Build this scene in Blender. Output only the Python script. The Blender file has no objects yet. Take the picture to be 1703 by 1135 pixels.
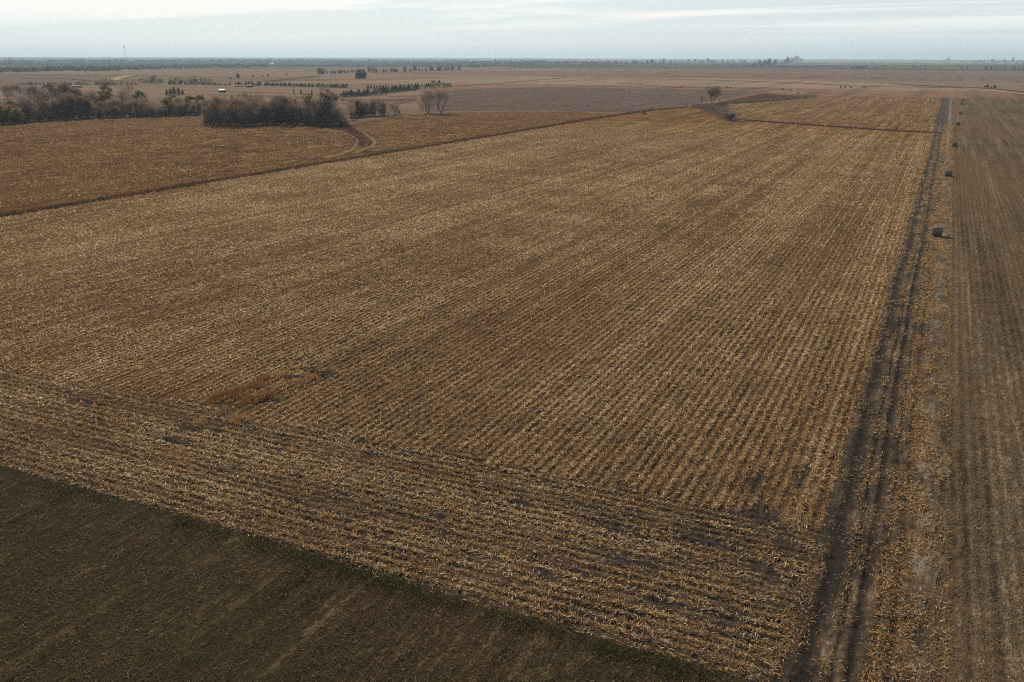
import bpy, math, random
import numpy as np
from mathutils import Vector, Matrix

S = bpy.context.scene
COL = S.collection
R = math.radians
rng = np.random.default_rng(11)
random.seed(5)

# ------------------------------------------------------------------ camera
# world: +Y runs along the crop rows, +X across them, metres, drone at 30 m
CAM_H = 30.0
YAW, PITCH, ROLL = R(27.55), R(19.6), 0.0029
cam_d = bpy.data.cameras.new("camera")
cam = bpy.data.objects.new("camera", cam_d)
COL.objects.link(cam)
cam_d.sensor_width = 36.0
cam_d.lens = 36.0 * 1324.0 / 1703.0
cam_d.clip_start = 0.5
cam_d.clip_end = 60000
cam.matrix_world = (Matrix.Translation((0, 0, CAM_H)) @ Matrix.Rotation(YAW, 4, 'Z')
                    @ Matrix.Rotation(R(90) - PITCH, 4, 'X') @ Matrix.Rotation(ROLL, 4, 'Z'))
S.camera = cam

# ------------------------------------------------------------------ light
SUN_EL = R(33)
SUN_AZ = R(-46)          # from +Y (the rows) towards -X: ahead and left of the camera
w = bpy.data.worlds.new("World")
S.world = w
w.use_nodes = True
wt = w.node_tree
wt.nodes.clear()
sun_d = bpy.data.lights.new("sun", 'SUN')
sun_d.energy = 5.0
sun_d.angle = R(0.6)
sun_d.color = (1.0, 0.87, 0.70)
sun = bpy.data.objects.new("sun", sun_d)
COL.objects.link(sun)
sdir = Vector((math.sin(SUN_AZ) * math.cos(SUN_EL), math.cos(SUN_AZ) * math.cos(SUN_EL), math.sin(SUN_EL)))
sun.rotation_euler = sdir.to_track_quat('Z', 'Y').to_euler()
SKY_STRENGTH = 0.063
S.view_settings.view_transform = 'Standard'
S.view_settings.look = 'None'
S.view_settings.gamma = 1
S.view_settings.use_curve_mapping = False
S.view_settings.exposure = 0.28
S.cycles.max_bounces = 5
S.cycles.volume_bounces = 0
S.cycles.use_denoising = False      # keeps the fine litter of the fields
S.cycles.filter_width = 1.15


# ------------------------------------------------------------------ node helper
class NT:
    def __init__(s, nt):
        s.t = nt
    def n(s, kind, **kw):
        nd = s.t.nodes.new(kind)
        for k, v in kw.items():
            setattr(nd, k, v)
        return nd
    def put(s, sock, v):
        if isinstance(v, bpy.types.NodeSocket):
            s.t.links.new(v, sock)
        else:
            if sock.type == 'RGBA' and len(v) == 3:
                v = (*v, 1)
            sock.default_value = v
    def m(s, op, a, b=0.0, c=0.0):
        nd = s.n('ShaderNodeMath', operation=op)
        for i, v in enumerate((a, b, c)):
            s.put(nd.inputs[i], v)
        return nd.outputs[0]
    def add(s, a, b): return s.m('ADD', a, b)
    def mul(s, a, b): return s.m('MULTIPLY', a, b)
    def noise(s, vec, scale=1.0, detail=2.0, rough=0.5, dist=0.0):
        nd = s.n('ShaderNodeTexNoise')
        s.put(nd.inputs['Vector'], vec)
        nd.inputs['Scale'].default_value = scale
        nd.inputs['Detail'].default_value = detail
        nd.inputs['Roughness'].default_value = rough
        nd.inputs['Distortion'].default_value = dist
        return nd.outputs['Fac']
    def comb(s, x, y, z=0.0):
        nd = s.n('ShaderNodeCombineXYZ')
        for i, v in enumerate((x, y, z)):
            s.put(nd.inputs[i], v)
        return nd.outputs[0]
    def sep(s, v):
        nd = s.n('ShaderNodeSeparateXYZ')
        s.put(nd.inputs[0], v)
        return nd.outputs
    def ramp(s, f, stops, interp='LINEAR'):
        nd = s.n('ShaderNodeValToRGB')
        cr = nd.color_ramp
        cr.interpolation = interp
        while len(cr.elements) < len(stops):
            cr.elements.new(0.5)
        for e, (p, c) in zip(cr.elements, stops):
            e.position = p
            e.color = (*c, 1) if not isinstance(c, float) else (c, c, c, 1)
        s.put(nd.inputs[0], f)
        return nd.outputs[0]
    def mix(s, f, a, b, mode='MIX'):
        nd = s.n('ShaderNodeMix', data_type='RGBA', blend_type=mode)
        s.put(nd.inputs[0], f)
        s.put(nd.inputs[6], a)
        s.put(nd.inputs[7], b)
        return nd.outputs[2]
    def smooth(s, x, a, b):
        nd = s.n('ShaderNodeMapRange', interpolation_type='SMOOTHSTEP')
        s.put(nd.inputs[0], x)
        nd.inputs[1].default_value = a
        nd.inputs[2].default_value = b
        return nd.outputs[0]


# ------------------------------------------------------------------ sky: clear low sky with thin high streaks
t = NT(wt)
sky = t.n('ShaderNodeTexSky', sky_type='NISHITA')
sky.sun_disc = False
sky.sun_elevation = SUN_EL
sky.sun_rotation = SUN_AZ
sky.altitude = 450
sky.air_density = 1.0
sky.dust_density = 1.2
sky.ozone_density = 1.5
g = t.n('ShaderNodeTexCoord').outputs['Generated']
sx, sy, sz = t.sep(g)
zz = t.add(t.m('MAXIMUM', sz, 0.0), 0.035)
cl = t.comb(t.m('DIVIDE', sx, zz), t.m('DIVIDE', sy, zz))
mp = t.n('ShaderNodeMapping')
t.put(mp.inputs['Vector'], cl)
mp.inputs['Rotation'].default_value = (0, 0, R(-52))
mp.inputs['Scale'].default_value = (0.13, 0.42, 1)
c1 = t.noise(mp.outputs[0], 1.0, 6, 0.62, 0.6)
c2 = t.noise(cl, 0.11, 3, 0.5)
cf = t.smooth(t.add(t.mul(c1, 0.75), t.mul(c2, 0.45)), 0.53, 0.68)
cf = t.mul(cf, t.smooth(sz, 0.008, 0.05))
low = t.m('SUBTRACT', 1.0, t.smooth(sz, 0.05, 0.28))
base = t.mix(t.mul(low, 0.82), sky.outputs[0], (10.1, 11.4, 11.9), 'MIX')
skyc = t.mix(t.mul(t.mul(cf, 0.85), t.add(t.mul(low, 0.8), 0.2)), base, (14.2, 13.9, 13.0))
bg = t.n('ShaderNodeBackground')
t.put(bg.inputs[0], skyc)
bg.inputs[1].default_value = SKY_STRENGTH
out = t.n('ShaderNodeOutputWorld')
wt.links.new(bg.outputs[0], out.inputs[0])


# ------------------------------------------------------------------ terrain
def vnoise(x, y, seed=0):
    x = np.asarray(x, float); y = np.asarray(y, float)
    xi = np.floor(x); yi = np.floor(y)
    fx = x - xi; fy = y - yi
    fx = fx * fx * (3 - 2 * fx); fy = fy * fy * (3 - 2 * fy)
    def h(a, b):
        v = np.sin(a * 127.1 + b * 311.7 + seed * 74.7) * 43758.5453
        return v - np.floor(v)
    return (h(xi, yi) * (1 - fx) + h(xi + 1, yi) * fx) * (1 - fy) + (h(xi, yi + 1) * (1 - fx) + h(xi + 1, yi + 1) * fx) * fy

def fbm(x, y, seed=0, o=3):
    s = 0; a = 1; tot = 0
    for i in range(o):
        s = s + a * vnoise(x * 2 ** i, y * 2 ** i, seed + i); tot += a; a *= 0.5
    return s / tot

def sstep(x, a, b):
    q = np.clip((x - a) / (b - a), 0, 1)
    return q * q * (3 - 2 * q)

def height(x, y):
    x = np.asarray(x, float); y = np.asarray(y, float)
    d = np.hypot(x, y)
    n1 = fbm(x / 900, y / 900, 3) - 0.5
    n2 = fbm(x / 2600, y / 2600, 9) - 0.5
    return n1 * 10 * sstep(d, 820, 2600) + n2 * 34 * sstep(d, 1800, 6500) + 8 * sstep(d, 7000, 15000)

FWD = np.array([-math.sin(YAW), math.cos(YAW)])
RGT = np.array([math.cos(YAW), math.sin(YAW)])

def ray(px, py):
    a = (px - 851.5) / 1324; b = -(py - 567.5) / 1324
    a, b = a * math.cos(ROLL) - b * math.sin(ROLL), a * math.sin(ROLL) + b * math.cos(ROLL)
    f = math.cos(PITCH) + b * math.sin(PITCH)
    z = -math.sin(PITCH) + b * math.cos(PITCH)
    xy = FWD * f + RGT * a
    return xy[0], xy[1], z

TT = np.geomspace(20, 24000, 6000)
def at(px, py):
    """the point of the terrain surveyed at this place in the view"""
    dx, dy, dz = ray(px, py)
    zt = CAM_H + dz * TT
    under = np.nonzero(zt <= height(dx * TT, dy * TT))[0]
    k = under[0] if len(under) else len(TT) - 1
    tt = TT[k]
    if tt * math.hypot(dx, dy) < 800:
        tt = -CAM_H / dz
    x, y = dx * tt, dy * tt
    return Vector((x, y, float(height(x, y))))

def far(px, d):
    dx, dy, dz = ray(px, 96)
    k = d / math.hypot(dx, dy)
    return Vector((dx * k, dy * k, float(height(dx * k, dy * k))))


# ------------------------------------------------------------------ mesh helpers
def link(name, me, mat=None, parent=None):
    o = bpy.data.objects.new(name, me)
    COL.objects.link(o)
    if mat:
        me.materials.append(mat)
    if parent:
        o.parent = parent
    return o

def tag(o, label=None, cat=None, group=None, kind=None):
    if label: o['label'] = label
    if cat: o['category'] = cat
    if group: o['group'] = group
    if kind: o['kind'] = kind
    return o

def empty(name, loc=(0, 0, 0), rz=0):
    o = bpy.data.objects.new(name, None)
    COL.objects.link(o)
    o.location = loc
    o.rotation_euler.z = rz
    o.empty_display_size = 0.3
    return o

def np_mesh(name, verts, quads, tone=None):
    """fast mesh from numpy quads; tone = one float per vertex kept as an attribute"""
    me = bpy.data.meshes.new(name)
    verts = np.asarray(verts, np.float32); quads = np.asarray(quads, np.int32)
    me.vertices.add(len(verts))
    me.vertices.foreach_set("co", verts.ravel())
    me.loops.add(quads.size)
    me.loops.foreach_set("vertex_index", quads.ravel())
    me.polygons.add(len(quads))
    me.polygons.foreach_set("loop_start", np.arange(0, quads.size, quads.shape[1], dtype=np.int32))
    if tone is not None:
        at_ = me.attributes.new("tone", 'FLOAT', 'POINT')
        at_.data.foreach_set("value", np.asarray(tone, np.float32))
    me.update(calc_edges=True)
    return me

def ribbons(pos, yaw, length, width, tilt, arc, tone, roll):
    """curved leaf strips (two quads each) from arrays"""
    n = len(pos)
    d = np.stack([np.cos(yaw) * np.cos(tilt), np.sin(yaw) * np.cos(tilt), np.sin(tilt)], 1)
    s0 = np.stack([-np.sin(yaw), np.cos(yaw), np.zeros(n)], 1)
    up = np.cross(d, s0)
    s = s0 * np.cos(roll)[:, None] + up * np.sin(roll)[:, None]
    hw = (width / 2)[:, None]
    p0 = pos
    p1 = pos + d * (length * 0.5)[:, None] + np.array([0, 0, 1.0]) * arc[:, None] + s0 * (arc * 0.6)[:, None]
    p2 = pos + d * length[:, None]
    V = np.stack([p0 - s * hw * 0.8, p0 + s * hw * 0.8, p1 - s * hw, p1 + s * hw, p2 - s * hw * 0.35, p2 + s * hw * 0.35], 1).reshape(-1, 3)
    b = (np.arange(n) * 6)[:, None]
    Q = np.concatenate([b + np.array([0, 1, 3, 2]), b + np.array([2, 3, 5, 4])], 1).reshape(-1, 4)
    return V, Q, np.repeat(tone, 6)

def inside(poly, x, y):
    poly = np.asarray(poly, float)
    r = np.zeros(len(x), bool)
    j = len(poly) - 1
    for i in range(len(poly)):
        xi, yi = poly[i]; xj, yj = poly[j]
        c = ((yi > y) != (yj > y)) & (x < (xj - xi) * (y - yi) / (yj - yi + 1e-12) + xi)
        r ^= c
        j = i
    return r

def sheet(name, poly, z, mat):
    """a flat field laid on the ground"""
    me = bpy.data.meshes.new(name)
    me.from_pydata([(x, y, z) for x, y in poly], [], [tuple(range(len(poly)))])
    me.update()
    if me.polygons[0].normal.z < 0:
        me.flip_normals()
    return tag(link(name, me, mat), kind='structure')

def strip(name, pts, width, mat, dz=0.02, jitter=0.25):
    """a band of ground following a line, draped on the terrain"""
    P = [np.array(p[:2]) for p in pts]
    dense = []
    for a, b in zip(P[:-1], P[1:]):
        n = max(2, int(np.linalg.norm(b - a) / max(3.0, width * 1.3)))
        n = min(n, 60)
        for i in range(n):
            dense.append(a + (b - a) * i / n)
    dense.append(P[-1])
    vs, fs = [], []
    for i, p in enumerate(dense):
        q = dense[min(i + 1, len(dense) - 1)] - dense[max(i - 1, 0)]
        q = q / (np.linalg.norm(q) + 1e-9)
        nrm = np.array([-q[1], q[0]])
        for sgn in (-1, 1):
            hw = width / 2 * (1 + random.uniform(-jitter, jitter))
            v = p + nrm * sgn * hw
            vs.append((v[0], v[1], float(height(v[0], v[1])) + dz))
        if i:
            k = 2 * i
            fs.append((k - 2, k, k + 1, k - 1))
    me = bpy.data.meshes.new(name)
    me.from_pydata(vs, [], fs)
    me.update()
    if me.polygons[0].normal.z < 0:
        me.flip_normals()
    return tag(link(name, me, mat), kind='structure')


# ------------------------------------------------------------------ materials
def new_mat(name):
    m = bpy.data.materials.new(name)
    m.use_nodes = True
    m.node_tree.nodes.clear()
    return m, NT(m.node_tree)

def finish(t, color, rough=0.95, bump=None, bdist=0.1, bstr=1.0, spec=0.15, transl=None):
    p = t.n('ShaderNodeBsdfPrincipled')
    t.put(p.inputs['Base Color'], color)
    p.inputs['Roughness'].default_value = rough
    p.inputs['Specular IOR Level'].default_value = spec
    if bump is not None:
        b = t.n('ShaderNodeBump')
        b.inputs['Strength'].default_value = bstr
        b.inputs['Distance'].default_value = bdist
        t.put(b.inputs['Height'], bump)
        t.t.links.new(b.outputs[0], p.inputs['Normal'])
    res = p.outputs[0]
    if transl:
        tr = t.n('ShaderNodeBsdfTranslucent')
        t.put(tr.inputs[0], color)
        mx = t.n('ShaderNodeMixShader')
        mx.inputs[0].default_value = transl
        t.t.links.new(res, mx.inputs[1]); t.t.links.new(tr.outputs[0], mx.inputs[2])
        res = mx.outputs[0]
    o = t.n('ShaderNodeOutputMaterial')
    t.t.links.new(res, o.inputs[0])

def field_mat(name, soil, mid, light, warm, ang=0.0, row=0.76, rowamp=0.3, swath=0.5, patch=0.5, fine=5.0, bias=0.0, bdist=0.10, stretch=0.45, grain=0.0):
    m, t = new_mat(name)
    pos = t.n('ShaderNodeNewGeometry').outputs['Position']
    rt = t.n('ShaderNodeVectorRotate', rotation_type='Z_AXIS')
    t.put(rt.inputs['Vector'], pos)
    rt.inputs['Angle'].default_value = -ang
    u, v, _ = t.sep(rt.outputs[0])
    stv = t.comb(u, t.mul(v, stretch))
    n_f = t.noise(stv, fine, 4, 0.72)
    n_m = t.noise(stv, 0.9, 3, 0.6)
    n_sw = t.noise(t.comb(t.mul(u, 0.17), t.mul(v, 0.006)), 1.0, 3, 0.62)
    n_ln = t.noise(t.comb(t.mul(u, 1.05), t.mul(v, 0.02)), 1.0, 2, 0.6)
    n_p = t.noise(pos, 0.035, 4, 0.6)
    n_b = t.noise(pos, 0.006, 3, 0.5)
    n_l2 = t.noise(t.comb(t.mul(u, 0.42), t.mul(v, 0.009)), 1.0, 2, 0.6)
    wob = t.mul(t.noise(t.comb(u, t.mul(v, 0.3)), 0.8, 2), 2.2)
    rw = t.m('SINE', t.add(t.mul(u, 2 * math.pi / row), wob))
    n_c = t.noise(stv, 2.1, 2, 0.7)
    n_k = t.noise(stv, 0.33, 2, 0.6)
    c = t.add(t.mul(t.add(n_f, -0.5), 1.7), t.mul(rw, rowamp * 0.5))
    c = t.add(c, t.mul(t.add(n_m, -0.5), 0.9))
    c = t.add(c, t.mul(t.add(n_c, -0.5), 1.3))
    c = t.add(c, t.mul(t.add(n_k, -0.5), 0.6 + grain))
    if grain:
        c = t.add(c, t.mul(t.add(t.noise(pos, 0.11, 3, 0.65), -0.5), grain * 1.3))
    c = t.add(c, t.mul(t.add(n_sw, -0.5), swath * 1.5))
    c = t.add(c, t.mul(t.add(n_ln, -0.5), swath * 1.7))
    c = t.add(c, t.mul(t.add(n_l2, -0.5), swath * 1.4))
    c = t.add(c, t.mul(t.add(n_p, -0.5), patch))
    c = t.add(c, 0.5 + bias)
    col = t.ramp(c, [(0.12, soil), (0.42, mid), (0.66, mid), (0.95, light)])
    hue = t.smooth(t.add(t.mul(n_p, 0.6), t.add(t.mul(n_b, 0.5), t.mul(t.noise(stv, 2.3, 2), 0.35))), 0.62, 0.86)
    col = t.mix(t.mul(hue, 0.75), col, warm)
    finish(t, col, bump=c, bdist=bdist * 1.6, bstr=1.0, spec=0.0)
    return m

SOIL = (0.060, 0.047, 0.038)
M = {}
M['corn'] = field_mat('corn_stubble', (0.040, 0.027, 0.014), (0.140, 0.084, 0.036), (0.42, 0.29, 0.13), (0.165, 0.086, 0.034), swath=0.7, grain=0.6)
M['corn_soil'] = field_mat('corn_soil', (0.028, 0.021, 0.015), (0.116, 0.078, 0.044), (0.31, 0.22, 0.12), (0.138, 0.084, 0.042), swath=0.3, patch=0.25, bias=0.0)
M['head'] = field_mat('corn_headland', (0.026, 0.021, 0.017), (0.082, 0.060, 0.041), (0.25, 0.18, 0.105), (0.098, 0.064, 0.038), ang=R(-85), rowamp=0.22, swath=0.35, bias=-0.06)
M['corn_far'] = field_mat('corn_stubble_far', (0.045, 0.031, 0.018), (0.136, 0.086, 0.045), (0.40, 0.29, 0.15), (0.160, 0.088, 0.044), swath=0.75, grain=0.7)
M['left'] = field_mat('left_stubble', (0.042, 0.028, 0.016), (0.110, 0.067, 0.032), (0.32, 0.22, 0.11), (0.130, 0.070, 0.034), rowamp=0.1, swath=0.5, patch=0.8, grain=1.0)
M['bean'] = field_mat('bean_stubble', (0.048, 0.037, 0.026), (0.118, 0.088, 0.054), (0.27, 0.21, 0.135), (0.135, 0.086, 0.048), swath=0.6, rowamp=0.25, fine=6)
M['wheat'] = field_mat('young_wheat', (0.024, 0.017, 0.012), (0.050, 0.035, 0.021), (0.13, 0.09, 0.05), (0.036, 0.032, 0.016), swath=0.6, rowamp=0.15, fine=6, bdist=0.06)
M['grey'] = field_mat('grey_stubble', (0.060, 0.046, 0.038), (0.105, 0.080, 0.065), (0.22, 0.175, 0.135), (0.122, 0.078, 0.062), rowamp=0.0, swath=0.6, grain=0.7, patch=0.5, fine=1.0)
M['redgrass'] = field_mat('red_grass', (0.07, 0.040, 0.030), (0.15, 0.080, 0.055), (0.22, 0.13, 0.085), (0.14, 0.06, 0.04), rowamp=0, swath=0.1, fine=2.0)
M['brush'] = field_mat('dead_brush_ground', (0.06, 0.040, 0.031), (0.125, 0.076, 0.056), (0.12, 0.08, 0.055), (0.09, 0.045, 0.03), rowamp=0, swath=0.1, fine=2.0)
M['straw'] = field_mat('pale_trail', (0.11, 0.078, 0.047), (0.20, 0.145, 0.088), (0.31, 0.24, 0.15), (0.19, 0.125, 0.07), rowamp=0, swath=0.1, fine=2.0)
M['pale'] = field_mat('pale_grass', (0.20, 0.15, 0.10), (0.33, 0.25, 0.16), (0.44, 0.35, 0.24), (0.30, 0.20, 0.10), rowamp=0, swath=0.1, fine=1.0)
M['tilled'] = field_mat('dark_line', (0.05, 0.036, 0.028), (0.085, 0.058, 0.045), (0.13, 0.09, 0.07), (0.10, 0.055, 0.04), rowamp=0, swath=0.1, fine=1.0)

def meander_np(y):
    return 0.11 * np.sin(y * 0.047) + 0.07 * np.sin(y * 0.131 + 1.0)

def track_material():
    m, t = new_mat('wheel_track_soil')
    pos = t.n('ShaderNodeNewGeometry').outputs['Position']
    x, y, _ = t.sep(pos)
    me_ = t.add(t.mul(t.m('SINE', t.mul(y, 0.047)), 0.11), t.mul(t.m('SINE', t.add(t.mul(y, 0.131), 1.0)), 0.07))
    u = t.add(t.add(x, t.mul(me_, -1)), t.mul(t.add(t.noise(t.comb(t.mul(x, 0.5), t.mul(y, 0.2)), 1.2, 3), -0.5), 0.5))
    f = t.m('DIVIDE', t.add(u, 4.0), 9.0)
    def P(a): return (a + 4.0) / 9.0
    d, b, p = 0.0, 0.5, 1.0
    # 0 = pressed dark rut, .5 = littered soil, 1 = pale dry soil
    k = t.ramp(f, [(P(-3.9), b), (P(-3.2), 0.02), (P(-2.85), 0.02), (P(-2.6), 0.24), (P(-2.3), 0.24), (P(-2.05), 0.05), (P(-1.45), 0.1), (P(-1.2), 0.42), (P(-0.85), 0.45), (P(-0.62), 0.2), (P(-0.4), 0.45),
                   (P(-0.2), 0.48), (P(0.05), 0.08), (P(0.35), 0.08), (P(0.6), 0.42), (P(0.95), 0.42), (P(1.1), 0.2), (P(1.3), 0.42), (P(1.7), 0.42), (P(1.95), 0.2), (P(2.3), 0.45), (P(2.7), 0.72), (P(3.5), 0.72), (P(4.2), b)])
    nf = t.noise(t.comb(x, t.mul(y, 0.4)), 4, 5, 0.8)
    nm = t.noise(t.comb(x, t.mul(y, 0.35)), 0.5, 4, 0.6)
    q = t.add(t.add(k, t.mul(t.add(nm, -0.5), 1.9)), t.mul(t.add(nf, -0.5), 1.6))
    soil = t.ramp(q, [(0.1, (0.026, 0.021, 0.017)), (0.4, (0.056, 0.042, 0.029)), (0.65, (0.105, 0.074, 0.046)), (0.95, (0.27, 0.21, 0.145))])
    rust = t.mul(t.smooth(t.noise(pos, 0.25, 4, 0.65), 0.5, 0.72), t.smooth(x, 0.3, 1.5))
    soil = t.mix(t.mul(rust, 0.6), soil, (0.14, 0.075, 0.035))
    tan = t.ramp(t.add(nf, t.mul(t.add(nm, -0.5), 0.5)), [(0.25, (0.048, 0.037, 0.026)), (0.5, (0.118, 0.088, 0.054)), (0.75, (0.27, 0.21, 0.135))])
    soil = t.mix(t.smooth(t.add(x, t.mul(t.add(nm, -0.5), 1.5)), 3.0, 4.0), soil, tan)
    finish(t, soil, bump=t.add(nf, t.mul(k, 0.9)), bdist=0.12, bstr=1.0, spec=0.05)
    return m
M['track'] = track_material()

def ground_material():
    m, t = new_mat('open_country')
    pos = t.n('ShaderNodeNewGeometry').outputs['Position']
    x, y, _ = t.sep(pos)
    wob = t.add(t.noise(pos, 0.0012, 2), -0.5)
    ux = t.add(t.mul(x, 1 / 620.0), t.mul(wob, 0.7))
    uy = t.add(t.mul(y, 1 / 330.0), t.mul(wob, 0.9))
    vo = t.n('ShaderNodeTexVoronoi', distance='CHEBYCHEV', voronoi_dimensions='2D')
    t.put(vo.inputs['Vector'], t.comb(ux, uy))
    vo.inputs['Scale'].default_value = 1.0
    vo.inputs['Randomness'].default_value = 0.75
    cell = t.sep(vo.outputs['Color'])[0]
    col = t.ramp(cell, [(0.0, (0.115, 0.083, 0.063)), (0.25, (0.145, 0.104, 0.076)), (0.45, (0.125, 0.078, 0.058)), (0.6, (0.175, 0.130, 0.090)),
                        (0.75, (0.095, 0.073, 0.057)), (0.88, (0.145, 0.090, 0.062)), (0.96, (0.075, 0.078, 0.042))], 'CONSTANT')
    flip = t.m('GREATER_THAN', t.sep(vo.outputs['Color'])[1], 0.6)
    b1 = t.noise(t.comb(t.mul(x, 0.05), t.mul(y, 0.0016)), 1.0, 4, 0.65)
    b2 = t.noise(t.comb(t.mul(x, 0.0016), t.mul(y, 0.035)), 1.0, 4, 0.65)
    band = t.add(b1, t.mul(flip, t.add(b2, t.mul(b1, -1))))
    pat = t.noise(pos, 0.004, 5, 0.6)
    fine = t.noise(t.comb(t.mul(x, 0.35), t.mul(y, 0.12)), 1.0, 4, 0.7)
    k = t.add(t.add(t.mul(band, 1.0), t.mul(pat, 0.5)), t.mul(fine, 0.45))
    col = t.mix(1.0, col, t.ramp(k, [(0.62, (0.36, 0.345, 0.33)), (1.32, (1.32, 1.32, 1.27))]), 'MULTIPLY')
    # wooded valleys far out on the left
    dist = t.m('SQRT', t.add(t.mul(x, x), t.mul(y, y)))
    wood = t.noise(t.comb(t.mul(x, 0.0007), t.mul(y, 0.0013)), 1.0, 5, 0.6)
    side = t.smooth(t.add(t.mul(x, -0.8), t.mul(y, -0.55)), -3000, 600)      # denser to the west
    wf = t.mul(t.smooth(t.add(wood, t.mul(side, 0.16)), 0.46, 0.58), t.smooth(dist, 2300, 3200))
    col = t.mix(wf, col, (0.030, 0.035, 0.030))
    finish(t, col, bump=fine, bdist=0.4, bstr=0.6, spec=0.0)
    return m
M['ground'] = ground_material()

def tone_mat(name, stops, transl=0.25, rough=0.8, spec=0.2):
    m, t = new_mat(name)
    a = t.n('ShaderNodeAttribute', attribute_name='tone')
    c = t.ramp(a.outputs['Fac'], stops)
    finish(t, c, rough=rough, transl=transl, spec=spec)
    return m
M['residue'] = tone_mat('corn_residue', [(0, (0.11, 0.058, 0.028)), (0.25, (0.285, 0.150, 0.058)), (0.5, (0.48, 0.302, 0.122)), (0.8, (0.66, 0.485, 0.235)), (1, (0.80, 0.68, 0.46))], 0.3)
M['residue_dark'] = tone_mat('bean_residue', [(0, (0.07, 0.050, 0.034)), (0.4, (0.17, 0.122, 0.072)), (0.8, (0.34, 0.26, 0.16)), (1, (0.66, 0.57, 0.42))], 0.2)
M['wheat_leaf'] = tone_mat('wheat_residue', [(0, (0.038, 0.050, 0.018)), (0.45, (0.075, 0.086, 0.034)), (0.5, (0.085, 0.056, 0.032)), (0.8, (0.20, 0.135, 0.07)), (1, (0.52, 0.42, 0.26))], 0.3)
M['edge_grass'] = tone_mat('green_edge_grass', [(0, (0.035, 0.045, 0.014)), (0.6, (0.076, 0.078, 0.034)), (1, (0.24, 0.185, 0.09))], 0.35)
M['weed'] = tone_mat('rusty_weeds', [(0, (0.09, 0.046, 0.024)), (0.5, (0.29, 0.145, 0.062)), (1, (0.44, 0.30, 0.14))], 0.35)
M['tall_red'] = tone_mat('tall_red_grass', [(0, (0.055, 0.030, 0.021)), (0.6, (0.12, 0.062, 0.040)), (1, (0.21, 0.12, 0.068))], 0.3)
M['tall_dark'] = tone_mat('dark_brush', [(0, (0.08, 0.056, 0.044)), (0.6, (0.18, 0.122, 0.092)), (1, (0.30, 0.20, 0.13))], 0.25)

def bark(name, c1, c2):
    m, t = new_mat(name)
    tc = t.n('ShaderNodeTexCoord').outputs['Object']
    n = t.noise(tc, 1.5, 4, 0.6)
    oi = t.n('ShaderNodeObjectInfo').outputs['Random']
    finish(t, t.ramp(t.add(t.mul(n, 0.8), t.mul(oi, 0.25)), [(0.3, c1), (0.75, c2)]), bump=n, bdist=0.05)
    return m
M['bark'] = bark('bark', (0.050, 0.038, 0.032), (0.11, 0.088, 0.074))
def leafy(name, a, b, transl=0.25, amp=0.5):
    """twig or leaf colour, with tone per clump and a shift from tree to tree"""
    m, t = new_mat(name)
    tn = t.n('ShaderNodeAttribute', attribute_name='tone').outputs['Fac']
    oi = t.n('ShaderNodeObjectInfo').outputs['Random']
    c = t.ramp(t.add(t.mul(tn, 1 - amp * 0.5), t.mul(t.add(oi, -0.25), amp)), [(0.05, a), (0.95, b)])
    finish(t, c, transl=transl)
    return m
M['twig_grey'] = leafy('grey_brown_twigs', (0.19, 0.140, 0.106), (0.40, 0.31, 0.235), 0.45)
M['twig_dark'] = leafy('dark_twigs', (0.085, 0.063, 0.051), (0.235, 0.170, 0.125), 0.4)
M['leaf_brown'] = leafy('brown_leaves', (0.12, 0.078, 0.040), (0.28, 0.18, 0.08), 0.45)
M['leaf_olive'] = leafy('olive_leaves', (0.10, 0.094, 0.042), (0.24, 0.205, 0.09), 0.45)
M['leaf_yellow'] = leafy('yellow_leaves', (0.16, 0.13, 0.05), (0.36, 0.30, 0.12), 0.4)
M['leaf_orange'] = leafy('orange_leaves', (0.15, 0.085, 0.03), (0.28, 0.165, 0.06))
M['woods'] = leafy('far_woodland', (0.042, 0.044, 0.037), (0.115, 0.105, 0.082), 0.3)
M['twig_pale'] = leafy('pale_twigs', (0.22, 0.165, 0.125), (0.42, 0.33, 0.25), 0.4)
M['cedar'] = leafy('cedar_foliage', (0.022, 0.030, 0.022), (0.065, 0.078, 0.048), 0.2)

def plain(name, c1, c2, scale=1.0, rough=0.8, metal=0.0):
    m, t = new_mat(name)
    tc = t.n('ShaderNodeTexCoord').outputs['Object']
    n = t.noise(tc, scale, 4, 0.6)
    p = t.ramp(n, [(0.3, c1), (0.7, c2)])
    finish(t, p, rough=rough, bump=n, bdist=0.02)
    return m


# ------------------------------------------------------------------ ground: one sheet to the horizon
nr, na = 210, 420
rad = np.concatenate([[0.0], np.geomspace(15, 25000, nr)])
ang = np.linspace(0, 2 * np.pi, na, endpoint=False)
RR, AA = np.meshgrid(rad[1:], ang, indexing='ij')
gx, gy = RR * np.sin(AA), RR * np.cos(AA)
gv = np.concatenate([[[0, 0, 0]], np.stack([gx, gy, height(gx, gy)], -1).reshape(-1, 3)])
i = np.arange(nr - 1)[:, None] * na + 1
j = np.arange(na)[None, :]
jn = (j + 1) % na
gq = np.stack([i + j, i + jn, i + na + jn, i + na + j], -1).reshape(-1, 4)
gq = gq[:, ::-1]
gme = np_mesh('ground', gv[1:], gq - 1)
cap = bpy.data.meshes.new('cap')
gme.polygons.foreach_set("use_smooth", np.ones(len(gq), bool))
bpy.data.meshes.remove(cap)
tag(link('ground', gme, M['ground']), kind='structure')

def front(x): return 34.7 + 0.068 * x          # edge between corn stubble and young wheat
def headl(x): return 51.3 + 0.104 * x          # where the headland rows end
def pxy(*pts): return [tuple(at(a, b)[:2]) for a, b in pts]

XL, XR = -161.5, -3.1
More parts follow.
